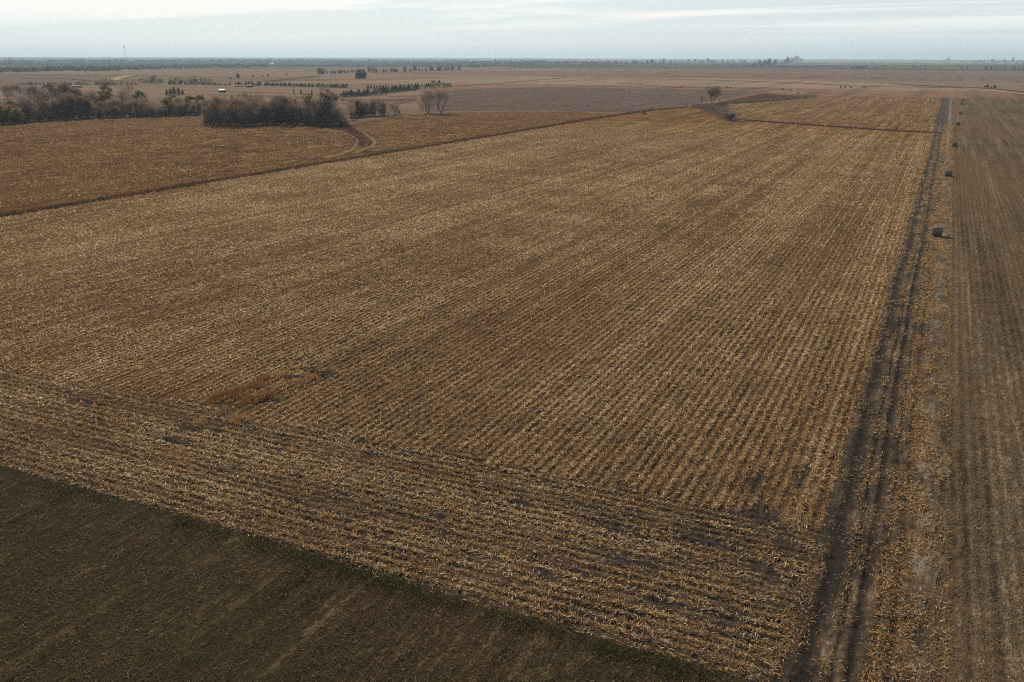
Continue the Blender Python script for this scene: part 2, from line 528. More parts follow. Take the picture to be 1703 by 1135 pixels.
# main corn field, headland across its near end
wl = [(XR, 394.5), (-20, 397), (-45, 407), (-75, 421), (-96, 431), (-105, 452), (-118, 492), (-135, 520), (-150, 524), (XL, 470)]
YS = 340.0
CORN = [(XL, headl(XL)), (XR, headl(XR))] + wl
CORN_NEAR = [(XL, headl(XL) - 3), (XR, headl(XR)), (XR, YS), (XL, YS)]
CORN_FAR = [(XL, YS), (XR, YS)] + wl
HEAD = [(XL, front(XL)), (XR, front(XR)), (XR, headl(XR)), (XL, headl(XL))]
CORN_NEAR[1] = (XR + 1, headl(XR) - 3); CORN_NEAR[2] = (XR + 1, YS)
sheet('corn_field', CORN_NEAR, 0.008, M['corn_soil'])
sheet('corn_field', CORN_FAR, 0.008, M['corn'])
HEAD_S = [(XL, front(XL)), (XR + 1, front(XR))] + [(float(q), float(headl(q) + 4.2 * (fbm(q / 3, q * 0, 301, 4) - 0.5))) for q in np.linspace(XR + 1, XL, 320)]
sheet('corn_headland', HEAD_S, 0.012, M['head'])
NORTH = [(XR, 397.5), (-20, 400), (-45, 410), (-75, 424.5), (-90, 434)] + pxy((1212, 187), (1224, 176), (1262, 170), (1310, 167), (1352, 161), (1400, 159.5), (1500, 162)) + [(XR, 760)]
sheet('north_corn_field', NORTH, 0.008, M['corn_far'])
BEAN = [(2.9, -60), (260, -60), (260, 790), (2.9, 770)]
sheet('bean_field', BEAN, 0.008, M['bean'])
ys_ = np.concatenate([np.arange(18, 200, 0.7), np.arange(200, 766, 4.0)])
lft = [(XR + float(0.55 * (fbm(q / 3.0, 0, 201) - 0.5) + 0.35 * (vnoise(q * 1.3, 0, 203) - 0.5)), float(q)) for q in ys_]
rgt = [(4.2 + float(2.2 * (fbm(q / 4.0, 0, 202) - 0.5) + 0.5 * (vnoise(q * 1.3, 0, 204) - 0.5)), float(q)) for q in ys_]
sheet('field_track', lft + rgt[::-1], 0.016, M['track'])
BARE = [(*tuple(at(px, py)[:2]), rx, ry) for px, py, rx, ry in ((480, 630, 1.2, 1.0), (532, 626, 1.3, 1.5), (512, 617, 1.0, 1.0), (368, 690, 1.1, 0.9), (452, 670, 0.9, 0.7), (392, 678, 1.2, 0.5), (318, 716, 1.5, 0.7), (295, 738, 1.6, 0.6), (420, 712, 1.0, 0.5), (370, 722, 1.1, 0.4))] + [(-66, 41.0, 1.6, 0.6), (-38.4, 46.8, 0.8, 0.6), (-36.2, 45.2, 0.7, 0.5), (-15.5, 44.5, 1.5, 0.8), (-13.2, 41.2, 2.0, 0.7), (-9.5, 45.6, 1.6, 0.9), (-7.0, 50.5, 1.4, 1.3),
        (-5.5, 44.0, 1.6, 1.0), (-10.0, 38.2, 1.5, 0.6), (-6.4, 38.6, 1.2, 0.7), (-17.4, 37.6, 0.9, 0.5), (-22.0, 44.2, 1.1, 0.5), (-8.3, 55.0, 0.7, 2.0), (-5.3, 57.5, 0.5, 2.8), (-26.5, 39.8, 0.8, 0.5), (-4.6, 48.0, 0.8, 1.4)]
WHEAT = [(-300, -60), (XR, -60), (XR, front(XR)), (-300, front(-300))]
sheet('wheat_field', WHEAT, 0.008, M['wheat'])
LEFT = [(XL, -20), (XL, 505)] + pxy((1060, 191.5), (1035, 190), (950, 187), (860, 186), (760, 187.5), (690, 190), (640, 196), (585, 207), (500, 209), (345, 207), (340, 193), (250, 196), (120, 199), (0, 208), (-150, 220), (-400, 250))
sheet('left_field', LEFT, 0.006, M['left'])

def hedge(x):
    return headl(x) + 4.2 * (fbm(x / 3, x * 0, 301, 4) - 0.5)
def corn_z(x, y):
    """furrow relief of the near stubble, flat farther out"""
    x = np.asarray(x, float); y = np.asarray(y, float)
    A = sstep(128 - y, 0, 30) * sstep(x + 112, 0, 15) * sstep(XR + 0.1 - x, 0, 0.8) * sstep(y - front(x), 0, 0.5)
    rowc = np.where(y < hedge(x), y - 0.085 * x, x)
    r = np.where(y < hedge(x), 0.07 * fbm(x / 4.0, y / 1.5, 503), 0.045) * np.cos(rowc * 2 * np.pi / 0.76) + 0.15 * (fbm(x / 0.45, y / 0.55, 501) - 0.5) + 0.16 * (fbm(x / 2.0, y / 2.0, 502) - 0.5)
    return 0.018 + A * np.maximum(0.10 + r, 0.0)
def track_z(x, y):
    x = np.asarray(x, float); y = np.asarray(y, float)
    lx = np.interp(y, ys_, [p[0] for p in lft]); rx = np.interp(y, ys_, [p[0] for p in rgt])
    A = sstep(160 - y, 0, 40) * sstep(y - 18, 0, 2) * sstep(x - lx, 0.02, 0.6) * sstep(rx - x, 0.02, 0.9)
    u = x - meander_np(y) + 0.35 * (fbm(x / 1.5, y / 3, 511) - 0.5)
    r = 0.22 * (fbm(x / 0.35, y / 0.5, 512) - 0.5) + 0.18 * (fbm(x / 1.3, y / 2.2, 513) - 0.5)
    for c_, w_ in ((-3.05, 0.22), (-1.75, 0.33), (-0.62, 0.12), (0.2, 0.22), (1.1, 0.12), (1.95, 0.2)):
        gss = np.exp(-((u - c_) / w_) ** 2)
        r = r * (1 - 0.75 * gss) - 0.11 * gss * (0.4 + fbm(y / 5, c_ + y * 0, 514)) + 0.012 * gss * np.sign(np.sin(y * 2 * np.pi / 0.55 + 3 * np.abs(u - c_)))
    return 0.022 + A * np.maximum(0.13 + r, 0.0)
def relief(name, X, Y, Zf, mat):
    n1, n2 = X.shape
    V = np.stack([X, Y, Zf(X, Y)], -1).reshape(-1, 3)
    i_ = np.arange(n1 - 1)[:, None] * n2; j_ = np.arange(n2 - 1)[None, :]
    Q = np.stack([i_ + j_, i_ + n2 + j_, i_ + n2 + j_ + 1, i_ + j_ + 1], -1).reshape(-1, 4)
    me = np_mesh(name, V, Q)
    me.polygons.foreach_set("use_smooth", np.ones(len(Q), bool))
    return tag(link(name, me, mat), kind='structure')
gx_ = np.arange(-112, XR + 0.1, 0.17)[:, None]; tt_ = np.linspace(0, 1, 220)[None, :] ** 1.4
relief('corn_field', gx_ + 0 * tt_, hedge(gx_) + tt_ * (128 - hedge(gx_)), corn_z, M['corn_soil'])
gx_ = np.arange(-112, XR + 0.1, 0.35)[:, None]; tt_ = np.linspace(0, 1, 120)[None, :]
relief('corn_headland', gx_ + 0 * tt_, front(gx_) + tt_ * (hedge(gx_) - front(gx_)), corn_z, M['head'])
gy_ = (18 ** 0.5 + np.linspace(0, 1, 700) * (160 ** 0.5 - 18 ** 0.5))[:, None] ** 2; tt_ = np.linspace(0, 1, 72)[None, :]
lf_ = np.interp(gy_, ys_, [p[0] for p in lft]); rt_ = np.interp(gy_, ys_, [p[0] for p in rgt])
X_ = (lf_ + (1 - tt_) * (rt_ - lf_))
relief('field_track', X_, gy_ + 0 * tt_, track_z, M['track'])

M['baresoil'] = field_mat('bare_soil', (0.024, 0.020, 0.017), (0.052, 0.042, 0.035), (0.11, 0.088, 0.068), (0.06, 0.045, 0.034), rowamp=0.0, swath=0.1, bias=-0.05)
M['palesoil'] = field_mat('pale_dry_soil', (0.11, 0.088, 0.066), (0.20, 0.165, 0.128), (0.28, 0.235, 0.185), (0.18, 0.14, 0.10), rowamp=0.0, swath=0.1, bias=0.05)
def patch(name, cx, cy, rx, ry, zf, mat, seed, cell=0.11):
    """a ragged patch of bare ground following the furrows"""
    xs = np.arange(cx - rx * 1.7, cx + rx * 1.7, cell); ys = np.arange(cy - ry * 1.7, cy + ry * 1.7, cell)
    X, Y = np.meshgrid(xs, ys, indexing='ij')
    mask = np.exp(-(((X - cx) / rx) ** 2 + ((Y - cy) / ry) ** 2)) + 2.0 * (fbm(X / 0.6, Y / 0.45, seed, 4) - 0.5) > 0.50
    n2 = X.shape[1]
    V = np.stack([X, Y, zf(X, Y) + 0.012], -1).reshape(-1, 3)
    ii, jj = np.nonzero(mask[:-1, :-1] & mask[1:, 1:])
    if len(ii) < 4: return
    k = ii * n2 + jj
    Q = np.stack([k, k + n2, k + n2 + 1, k + 1], -1)
    used, inv = np.unique(Q, return_inverse=True)
    return tag(link(name, np_mesh(name, V[used], inv.reshape(Q.shape)), mat), kind='structure')
for q, (a_, b_, rx_, ry_) in enumerate(BARE):
    patch('bare_soil', a_, b_, rx_ * 1.15, ry_ * 1.15, corn_z, M['baresoil'], 700 + q)
for q, (px, py, rx_, ry_) in enumerate(((1558, 872, .5, 1.1), (1566, 918, .45, .7), (1570, 945, .35, .7), (1562, 1030, .35, 1.4), (1556, 1090, .4, .6), (1585, 500, .4, 4.0), (1584, 545, .35, 3.2), (1578, 640, .3, 2.0), (1556, 800, .3, .9), (1586, 470, .35, 3))):
    a_, b_ = at(px, py)[:2]
    patch('pale_soil', min(a_, 3.2), b_, rx_, ry_, track_z, M['palesoil'], 740 + q)

# grass strip between the corn and the left field, and the waterways
strip('grass_strip', [(-162.5, -10), (-162.5, 90), (-162, 200), (-160.5, 300), (-162, 400), (-157, 485), (-148, 522)], 3.4, M['redgrass'], 0.02)
strip('grass_waterway', [(0, 396), (-20, 398.4), (-45, 408.4), (-75, 422.6), (-96, 433)], 2.6, M['brush'], 0.024)
DITCH = pxy((1146, 178.5), (1162, 174), (1184, 172.5), (1204, 174), (1211, 184), (1213, 190), (1232, 201), (1222, 204), (1200, 198), (1182, 190), (1166, 182))
sheet('brushy_ditch', DITCH, 0.03, M['brush'])
WEDGE = pxy((1188, 173), (1215, 167), (1245, 161), (1272, 156), (1300, 158), (1335, 160.5), (1314, 165), (1268, 169), (1226, 172))
sheet('red_grass_wedge', WEDGE, 0.026, M['redgrass'])
VEE = pxy((500, 209), (560, 208), (583, 208), (594, 216), (611, 230), (614, 238), (602, 248), (596, 244), (599, 236), (592, 226), (570, 217), (535, 212))
sheet('grass_draw', VEE, 0.022, M['redgrass'])
strip('dirt_trail', pxy((578, 206), (592, 213), (606, 222), (618, 231), (625, 237), (618, 243), (604, 249), (592, 254)), 1.4, M['straw'], 0.035)
strip('dirt_trail', pxy((480, 206), (530, 213), (566, 219), (588, 228), (594, 235), (592, 243), (582, 251), (564, 258), (540, 264)), 1.3, M['straw'], 0.035)
strip('rut_line', pxy((588, 229), (590, 236), (582, 246), (560, 254), (520, 263), (480, 272)), 1.2, M['tilled'], 0.045)
strip('field_margin', pxy((655, 191), (700, 189.5), (780, 187), (860, 186), (950, 187), (1035, 190), (1062, 191.5)), 3.0, M['redgrass'], 0.03)

# fields and lines farther out
strip('field_margin', pxy((1352, 160.8), (1450, 161.8), (1598, 163.3), (1703, 163.6), (1800, 164)), 4.0, M['brush'], 0.05)
strip('field_margin', pxy((750, 144), (790, 141.5), (831, 139), (902, 133), (942, 129.5)), 7, M['redgrass'], 0.25)
strip('field_margin', pxy((877, 127), (917, 127), (960, 129), (1040, 130.5), (1130, 132.5), (1260, 136), (1340, 139), (1420, 143.5), (1480, 145), (1600, 146)), 9, M['tilled'], 0.25)
strip('field_margin', pxy((905, 141), (1000, 144), (1070, 146)), 4, M['redgrass'], 0.2)
strip('field_margin', pxy((1030, 139), (1080, 142), (1130, 146), (1208, 147), (1280, 147)), 5, M['tilled'], 0.2)
strip('pale_strip', pxy((1325, 149), (1400, 147.5), (1500, 148), (1600, 149)), 7, M['pale'], 0.2)
strip('pale_strip', pxy((1272, 152), (1310, 154), (1340, 156.5)), 9, M['pale'], 0.2)
strip('pale_strip', pxy((1622, 137), (1650, 137.5)), 14, M['pale'], 0.3)
strip('pale_strip', pxy((1600, 147), (1640, 150), (1703, 157)), 6, M['pale'], 0.25)
strip('field_margin', pxy((1480, 140), (1560, 144), (1620, 146), (1660, 149), (1703, 153)), 10, M['tilled'], 0.3)
strip('field_margin', pxy((450, 135), (490, 131), (530, 127)), 16, M['tilled'], 0.3)
strip('field_margin', pxy((40, 131), (90, 131), (120, 132), (150, 135)), 10, M['tilled'], 0.3)
strip('dirt_road', pxy((0, 143), (100, 142.5), (250, 143), (420, 144), (560, 148)), 6, M['pale'], 0.2)
strip('dirt_road', pxy((185, 134), (200, 129), (214, 126)), 14, M['pale'], 0.3)
strip('pale_strip', pxy((570, 165), (620, 162), (690, 157)), 4, M['pale'], 0.1)
GREY = pxy((700, 186), (860, 184.5), (1040, 188), (1150, 174), (1190, 168), (1240, 158), (1262, 152), (1100, 148), (900, 145), (760, 149), (690, 160))
sheet('grey_field', GREY, 0.010, M['grey'])
sheet('bare_patch', pxy((560, 172), (640, 165), (690, 164), (695, 168), (660, 175), (600, 178)), 0.014, M['brush'])


# ------------------------------------------------------------------ crop residue, real leaf strips near the camera
def polar(n, dmin, dmax, half=R(43)):
    """points thinning out with distance, within the visible wedge"""
    d = (math.sqrt(dmin) + rng.random(n) * (math.sqrt(dmax) - math.sqrt(dmin))) ** 2
    b = (rng.random(n) * 2 - 1) * half
    x = d * (np.sin(b) * RGT[0] + np.cos(b) * FWD[0])
    y = d * (np.sin(b) * RGT[1] + np.cos(b) * FWD[1])
    return x, y, d

def leaf_litter(name, x, y, d, mat, tone, label, cat, lmin, lmax, wbase, yaw, flat=0.25, upright=0.15, z=0.02):
    n = len(x)
    k = np.clip(d / 62, 0.55, 3.2)
    L = rng.uniform(lmin, lmax, n) * (0.75 + 0.25 * k)
    Wd = wbase * rng.uniform(0.6, 1.5, n) * (0.5 + 0.5 * k)
    tilt = np.abs(rng.normal(0, flat, n))
    up = rng.random(n) < upright
    tilt[up] = rng.uniform(0.6, 1.5, up.sum())
    L[up] *= 0.75
    arc = rng.uniform(0.0, 0.16, n) * L
    pos = np.stack([x, y, np.full(n, z) if np.isscalar(z) else z], 1)
    V, Q, T = ribbons(pos, yaw, L, Wd, tilt, arc, np.clip(tone, 0, 1), rng.normal(0, 0.8, n))
    V[:, 2] = np.maximum(V[:, 2], np.repeat(pos[:, 2], 6))
    return tag(link(name, np_mesh(name, V, Q, T), mat), label, cat, kind='stuff')

n0 = 1600000
d = 26 + rng.random(n0) * 396
bb = (rng.random(n0) * 2 - 1) * R(43)
x = d * (np.sin(bb) * RGT[0] + np.cos(bb) * FWD[0]); y = d * (np.sin(bb) * RGT[1] + np.cos(bb) * FWD[1])
keep = (inside(CORN, x, y) | inside(HEAD, x, y) | ((x > XR - 1) & (x < XR + 0.6) & (y > 34) & (y < 394) & (rng.random(n0) < 0.55)))
keep &= (d < 330) | (rng.random(n0) < (422 - d) / 92)
x, y, d = x[keep], y[keep], d[keep]
hl = y < hedge(x)
# rows: along Y in the field, across it on the headland
rowc = np.where(hl, y - 0.085 * x, x)
alongc = np.where(hl, x, y)
rid = np.round(rowc / 0.76)
near_row = rng.random(len(x)) < np.where(hl, 0.52, np.where(d < 160, 0.84, 0.7))
snap = rid * 0.76 + rng.normal(0, 1, len(x)) * np.where(hl, 0.16, 0.115) - rowc
x = x + np.where(near_row & ~hl, snap, 0)
y = y + np.where(near_row & hl, snap, 0)
rowrnd = vnoise(rid * 1.0, alongc / 60 + rid * 7.3, 402)            # every row has its own luck with the combine
rowgap = vnoise(rid * 1.7 + 40, alongc / 2.2, 403)
cover = fbm(x / 5, y / 5, 21) * 0.6 + fbm(x / 22, y / 22, 31) * 0.6
sw = vnoise(rowc / 4.6, alongc / 220, 41)
sw2 = vnoise(rowc / 2.3, alongc / 140, 43)
corner = np.exp(-(((x + 8) / 10) ** 2 + ((y - 46) / 13) ** 2))
bare_w = np.zeros(len(x))
for (a, b, rx, ry) in BARE:
    bare_w = np.maximum(bare_w, np.exp(-(((x - a) / rx) ** 2 + ((y - b) / ry) ** 2) ** 2))
dens = 0.88 + 0.5 * (cover - 0.58) + np.where(hl, 0.15, 0.28) * (sw - 0.5) + np.where(hl, 0.2, 0.38) * (sw2 - 0.5) + 0.85 * (rowrnd - 0.5) + 0.5 * (rowgap - 0.5)
dens = np.clip(dens, 0.05, 1)
dens *= 1 - 0.6 * corner * (fbm(x / 2.0, y / 1.2, 77) > 0.5)
dens *= 1 - 0.98 * bare_w * (fbm(x / 0.8, y / 0.8, 78) + 0.35)
keep = rng.random(len(x)) < dens
sw, rowrnd = sw[keep], rowrnd[keep]
x, y, d, hl = x[keep], y[keep], d[keep], hl[keep]
n = len(x)
orange = fbm(x / 9, y / 9, 55)
tone = 0.05 + rng.beta(1.5, 1.7, n) - 0.5 * (orange - 0.5) + 0.16 * (sw - 0.5) + 0.35 * (rowrnd - 0.5)
tone[rng.random(n) < 0.02] = 1.0
yaw = np.where(hl, 0.07, np.pi / 2) + rng.normal(0, 1.0, n) + np.pi * (rng.random(n) < 0.5)
leaf_litter('corn_residue', x, y, d, M['residue'], tone, 'tan corn leaves and stalk pieces littering the harvested rows', 'crop residue', 0.11, 0.42, 0.044, yaw, upright=0.26, z=corn_z(x, y) + 0.01)
# chaff and husk bits matted between the rows close by
n1 = 950000
d = 26 + rng.random(n1) * 124
bb = (rng.random(n1) * 2 - 1) * R(43)
x = d * (np.sin(bb) * RGT[0] + np.cos(bb) * FWD[0]); y = d * (np.sin(bb) * RGT[1] + np.cos(bb) * FWD[1])
keep = (y > front(x) + 0.1) & (x < XR + 0.3) & (rng.random(n1) < (150 - d) / 60)
bare_w = np.zeros(n1)
for (a, b, rx, ry) in BARE:
    bare_w = np.maximum(bare_w, np.exp(-(((x - a) / rx) ** 2 + ((y - b) / ry) ** 2) ** 2))
hl = y < hedge(x)
rw_ = np.cos(np.where(hl, y - 0.085 * x, x) * 2 * np.pi / 0.76)
corner = np.exp(-(((x + 8) / 10) ** 2 + ((y - 46) / 13) ** 2))
keep &= rng.random(n1) < np.clip(0.42 + 0.28 * rw_ + 1.6 * (fbm(x / 1.2, y / 1.2, 521) - 0.5), 0.03, 1) * (1 - 0.95 * bare_w) * (1 - 0.5 * corner * (fbm(x / 2.0, y / 1.2, 77) > 0.5))
x, y, d = x[keep], y[keep], d[keep]
n = len(x)
leaf_litter('corn_chaff', x, y, d, M['residue'], rng.beta(1.6, 2.4, n) - 0.5 * (fbm(x / 9, y / 9, 55) - 0.5), 'small broken husks and chaff matted on the near corn stubble', 'crop residue', 0.06, 0.22, 0.03, rng.uniform(0, 6.28, n), flat=0.35, upright=0.06, z=corn_z(x, y) + 0.008)

N_ = 150000
y = (25 ** 0.2 + rng.random(N_) * (450 ** 0.2 - 25 ** 0.2)) ** 5
x = rng.uniform(XR - 0.5, 4.8, N_)
d = np.hypot(x, y)
u = x - meander_np(y)
prob = 0.10 + 0.30 * sstep(x, 0.6, 1.4)
for r_, s_, a_ in ((-3.2, 0.3, 0.35), (-2.5, 0.2, 0.45), (-0.85, 0.28, 0.5), (-0.25, 0.14, 0.4), (1.2, 0.5, 0.8), (2.2, 0.4, 0.7), (4.2, 0.4, 0.35)):
    prob = prob + a_ * np.exp(-((u - r_) / s_) ** 2)
prob = prob * (0.12 + 1.5 * sstep(fbm(x / 1.3, y / 3.0, 61), 0.38, 0.60))
prob = prob * np.where((u > 2.7) & (u < 3.7), 0.2 + 1.6 * sstep(vnoise(y / 4.0, y * 0, 62), 0.35, 0.6), 1)
prob = prob * np.where(x > 3.3, 0.55, 1.0)
keep = rng.random(N_) < prob
x, y, d = x[keep], y[keep], d[keep]
n = len(x)
leaf_litter('track_litter', x, y, d, M['residue'], rng.beta(1.3, 1.9, n), 'broken pale stalks lying between the dark wheel ruts of the track', 'crop residue', 0.08, 0.34, 0.04, rng.uniform(0, 6.28, n), z=track_z(x, y) + 0.01)

x, y, d = polar(460000, 26, 230)
keep = (x > 2.9 + 0.9 * rng.random(len(x))) & (x < 250) & (rng.random(len(x)) < np.clip(0.35 + 1.2 * (vnoise(x / 2.3, y / 120, 71) - 0.4) + 0.8 * (fbm(x / 4, y / 6, 72) - 0.5), 0.05, 1))
x, y, d = x[keep], y[keep], d[keep]
n = len(x)
leaf_litter('bean_residue', x, y, d, M['residue_dark'], rng.beta(1.6, 2.6, n), 'grey brown bean stems and chaff on the right hand field', 'crop residue', 0.08, 0.28, 0.034, rng.uniform(0, 6.28, n))

x, y, d = polar(680000, 25, 150)
keep = (y < front(x) - 0.2) & (x < XR)
x, y, d = x[keep], y[keep], d[keep]
n = len(x)
gr = fbm(x / 3.5, y / 6, 81)
streak = vnoise(x / 1.1, y / 60, 82) * 0.6 + vnoise(x / 3.2, y / 60, 83) * 0.4
green = rng.random(n) < np.clip(0.30 + 0.4 * np.exp(-(front(x) - y) / 3.5) * (fbm(x / 2.5, y / 2.5, 85) > 0.45) + 2.0 * (gr - 0.5) - 1.3 * (streak - 0.5), 0.02, 0.9)
kp = rng.random(n) < np.clip(0.6 + 1.0 * (streak - 0.5), 0.15, 1)
x, y, d, green = x[kp], y[kp], d[kp], green[kp]
n = len(x)
tone = np.where(green, rng.random(n) * 0.44, 0.52 + 0.42 * rng.beta(1.1, 2.2, n))
tone[rng.random(n) < 0.07] = rng.uniform(0.88, 1.0)
leaf_litter('wheat_seedlings', x, y, d, M['wheat_leaf'], tone, 'short green wheat and dark litter on the near left field', 'young wheat', 0.08, 0.27, 0.030, rng.uniform(0, 6.28, n), flat=0.5, upright=0.3)

# coarse clumps of standing stubble that still show on the farther fields
TRAILS = np.array(pxy((578, 206), (592, 213), (606, 222), (618, 231), (625, 237), (618, 243), (604, 249), (592, 254)) + pxy((480, 206), (530, 213), (566, 219), (588, 228), (594, 235), (592, 243), (582, 251), (564, 258), (540, 264)))
def far_litter(name, poly, n, dmin, dmax, label, tones, seed):
    d = dmin + rng.random(n) * (dmax - dmin)
    bb = (rng.random(n) * 2 - 1) * R(42)
    x = d * (np.sin(bb) * RGT[0] + np.cos(bb) * FWD[0]); y = d * (np.sin(bb) * RGT[1] + np.cos(bb) * FWD[1])
    k = inside(poly, x, y)
    st = vnoise(x / 3.1, y / 90, seed) * 0.6 + fbm(x / 25, y / 40, seed + 1) * 0.4
    k &= rng.random(n) < np.clip(0.5 + 1.8 * (st - 0.5), 0.05, 1)
    k &= ~inside(VEE, x, y)
    for q in (0, 8):
        for a_, b_ in zip(TRAILS[q:q + 7 + (q > 0)], TRAILS[q + 1:q + 8 + (q > 0)]):
            ab = b_ - a_; tt = np.clip(((x - a_[0]) * ab[0] + (y - a_[1]) * ab[1]) / (ab @ ab), 0, 1)
            k &= np.hypot(x - a_[0] - tt * ab[0], y - a_[1] - tt * ab[1]) > 1.4
    x, y, d = x[k], y[k], d[k]
    m_ = len(x)
    leaf_litter(name, x, y, d, M['residue'], np.clip(rng.beta(*tones, m_), 0, 1), label, 'crop residue', 0.22, 0.5, 0.075, rng.uniform(0, 6.28, m_), flat=0.4, upright=0.35)
far_litter('left_stubble', LEFT, 420000, 170, 520, 'reddish brown stubble clumps on the field left of the grass strip', (1.2, 2.6), 601)
far_litter('north_stubble', NORTH, 420000, 390, 800, 'golden stubble clumps beyond the waterway', (1.5, 2.2), 611)

# tufty green edge along the front of the corn
def tufts(name, cx, cy, n, spread, h, wd, mat, label, cat, scale=None, tone=None, zf=None):
    k = rng.integers(0, len(cx), n)
    hh = h * rng.uniform(0.5, 1.2, n) * (scale[k] if scale is not None else 1)
    x_ = cx[k] + rng.normal(0, spread, n); y_ = cy[k] + rng.normal(0, spread, n)
    tn = rng.random(n) if tone is None else np.clip(tone[k] + rng.normal(0, 0.22, n), 0, 1)
    V, Q, T = ribbons(np.stack([x_, y_, height(x_, y_) + 0.01 + (zf(x_, y_) if zf else 0)], 1), rng.uniform(0, 6.28, n), hh, np.full(n, wd) * rng.uniform(0.6, 1.4, n),
                      rng.uniform(0.55, 1.5, n), hh * 0.08, tn, rng.normal(0, 0.6, n))
    return tag(link(name, np_mesh(name, V, Q, T), mat), label, cat, kind='stuff')

ex = rng.uniform(-120, -3.5, 1500)
ey = front(ex) - 0.05 - np.abs(rng.normal(0, 0.5, 1500)) - 0.6 * np.clip(vnoise(ex / 1.9, ex * 0, 93) - 0.55, 0, 1) * 3 * rng.random(1500)
cl_ = vnoise(ex / 1.6, ex * 0, 91) + 0.5 * vnoise(ex / 5, ex * 0, 92)
kk = cl_ > 0.58
tufts('edge_grass', ex[kk], ey[kk], 38000, 0.32, 0.20, 0.022, M['edge_grass'], 'dark green grass tufts along the edge between wheat and corn stubble', 'grass', scale=np.clip(cl_[kk], 0.5, 1.3))

# rusty weed patch past the headland
wxs, wys, wts = [], [], []
for (px, py, r_, nn) in ((368, 664, 0.85, 80), (395, 656, 0.95, 90), (420, 668, 0.7, 60), (440, 634, 0.55, 45), (425, 646, 0.6, 40), (462, 628, 0.5, 30), (493, 640, 0.5, 30), (446, 662, 0.6, 40),
                         (398, 700, 0.6, 18), (330, 708, 0.6, 16), (360, 690, 0.5, 12), (520, 632, 0.35, 14)):
    a, b = at(px, py)[:2]
    wxs.append(a + rng.normal(0, r_ * 0.52, nn)); wys.append(b + rng.normal(0, r_ * 0.7, nn)); wts.append(np.full(nn, 0.4 if py < 680 and px < 450 else 0.8))
tufts('weed_patch', np.concatenate(wxs), np.concatenate(wys), 7000, 0.3, 0.40, 0.025, M['weed'], 'rusty red dead weeds in a thin patch of the corn', 'weeds', tone=np.concatenate(wts), zf=corn_z)

def along(pts, n, wd):
    P = np.array([p[:2] for p in pts]); seg = np.linalg.norm(np.diff(P, axis=0), axis=1)
    cs = np.concatenate([[0], np.cumsum(seg)])
    q = rng.random(n) * cs[-1]
    return np.interp(q, cs, P[:, 0]) + rng.normal(0, wd, n), np.interp(q, cs, P[:, 1]) + rng.normal(0, wd, n)

def fill(poly, n):
    P = np.array(poly); lo, hi = P.min(0), P.max(0)
    x_ = rng.uniform(lo[0], hi[0], n * 4); y_ = rng.uniform(lo[1], hi[1], n * 4)
    k = inside(P, x_, y_)
    return x_[k][:n], y_[k][:n]

a, b = along([(-162.5, 60), (-162.3, 150), (-160.5, 300), (-162, 400), (-157, 485), (-148, 522)], 6000, 0.75)
tufts('tall_grass', a, b, 30000, 0.5, 0.75, 0.08, M['tall_red'], 'dark red dead grass strip between the corn and the left field', 'grass')
a, b = along([(-1, 396), (-20, 398.4), (-45, 408.4), (-75, 422.6), (-96, 433)], 1500, 0.55)
tufts('waterway_grass', a, b, 8000, 0.6, 0.6, 0.10, M['tall_red'], 'dark dead grass line of the waterway crossing the corn', 'grass')
a, b = fill(DITCH, 2500)
tufts('ditch_brush', a, b, 6000, 2.2, 0.9, 0.10, M['tall_dark'], 'dark dead brush filling the ditch below the lone leafy tree', 'brush')
a, b = fill(WEDGE, 3000)
tufts('wedge_grass', a, b, 9000, 1.5, 0.6, 0.15, M['tall_red'], 'reddish dead grass wedge right of the lone leafy tree', 'grass')
a, b = along([Vector((*p, 0)) for p in pxy((1196, 173.5), (1230, 172), (1280, 168.5), (1318, 165), (1355, 160.5))], 1200, 1.2)
tufts('brush_line', a, b, 8000, 1.2, 1.6, 0.15, M['tall_dark'], 'long dark brush line under the red grass wedge', 'brush')
a, b = fill(VEE, 1500)
tufts('draw_grass', a, b, 7000, 1.0, 0.45, 0.10, M['tall_red'], 'reddish grass in the draw between the two pale trails', 'grass')


# ------------------------------------------------------------------ trees
class Tubes:
    def __init__(s): s.v, s.f = [], []
    def seg(s, a, b, ra, rb, n=5):
        d = (b - a)
        if d.length < 1e-6: return
        q = d.to_track_quat('Z', 'Y')
        k = len(s.v)
        for c, r_ in ((a, ra), (b, rb)):
            for i in range(n):
                an = 2 * math.pi * i / n
                s.v.append(c + q @ Vector((math.cos(an) * r_, math.sin(an) * r_, 0)))
        for i in range(n):
            j = (i + 1) % n
            s.f.append((k + i, k + j, k + n + j, k + n + i))
    def mesh(s, name):
        return np_mesh(name, [tuple(v) for v in s.v], s.f, np.full(len(s.v), 0.5))

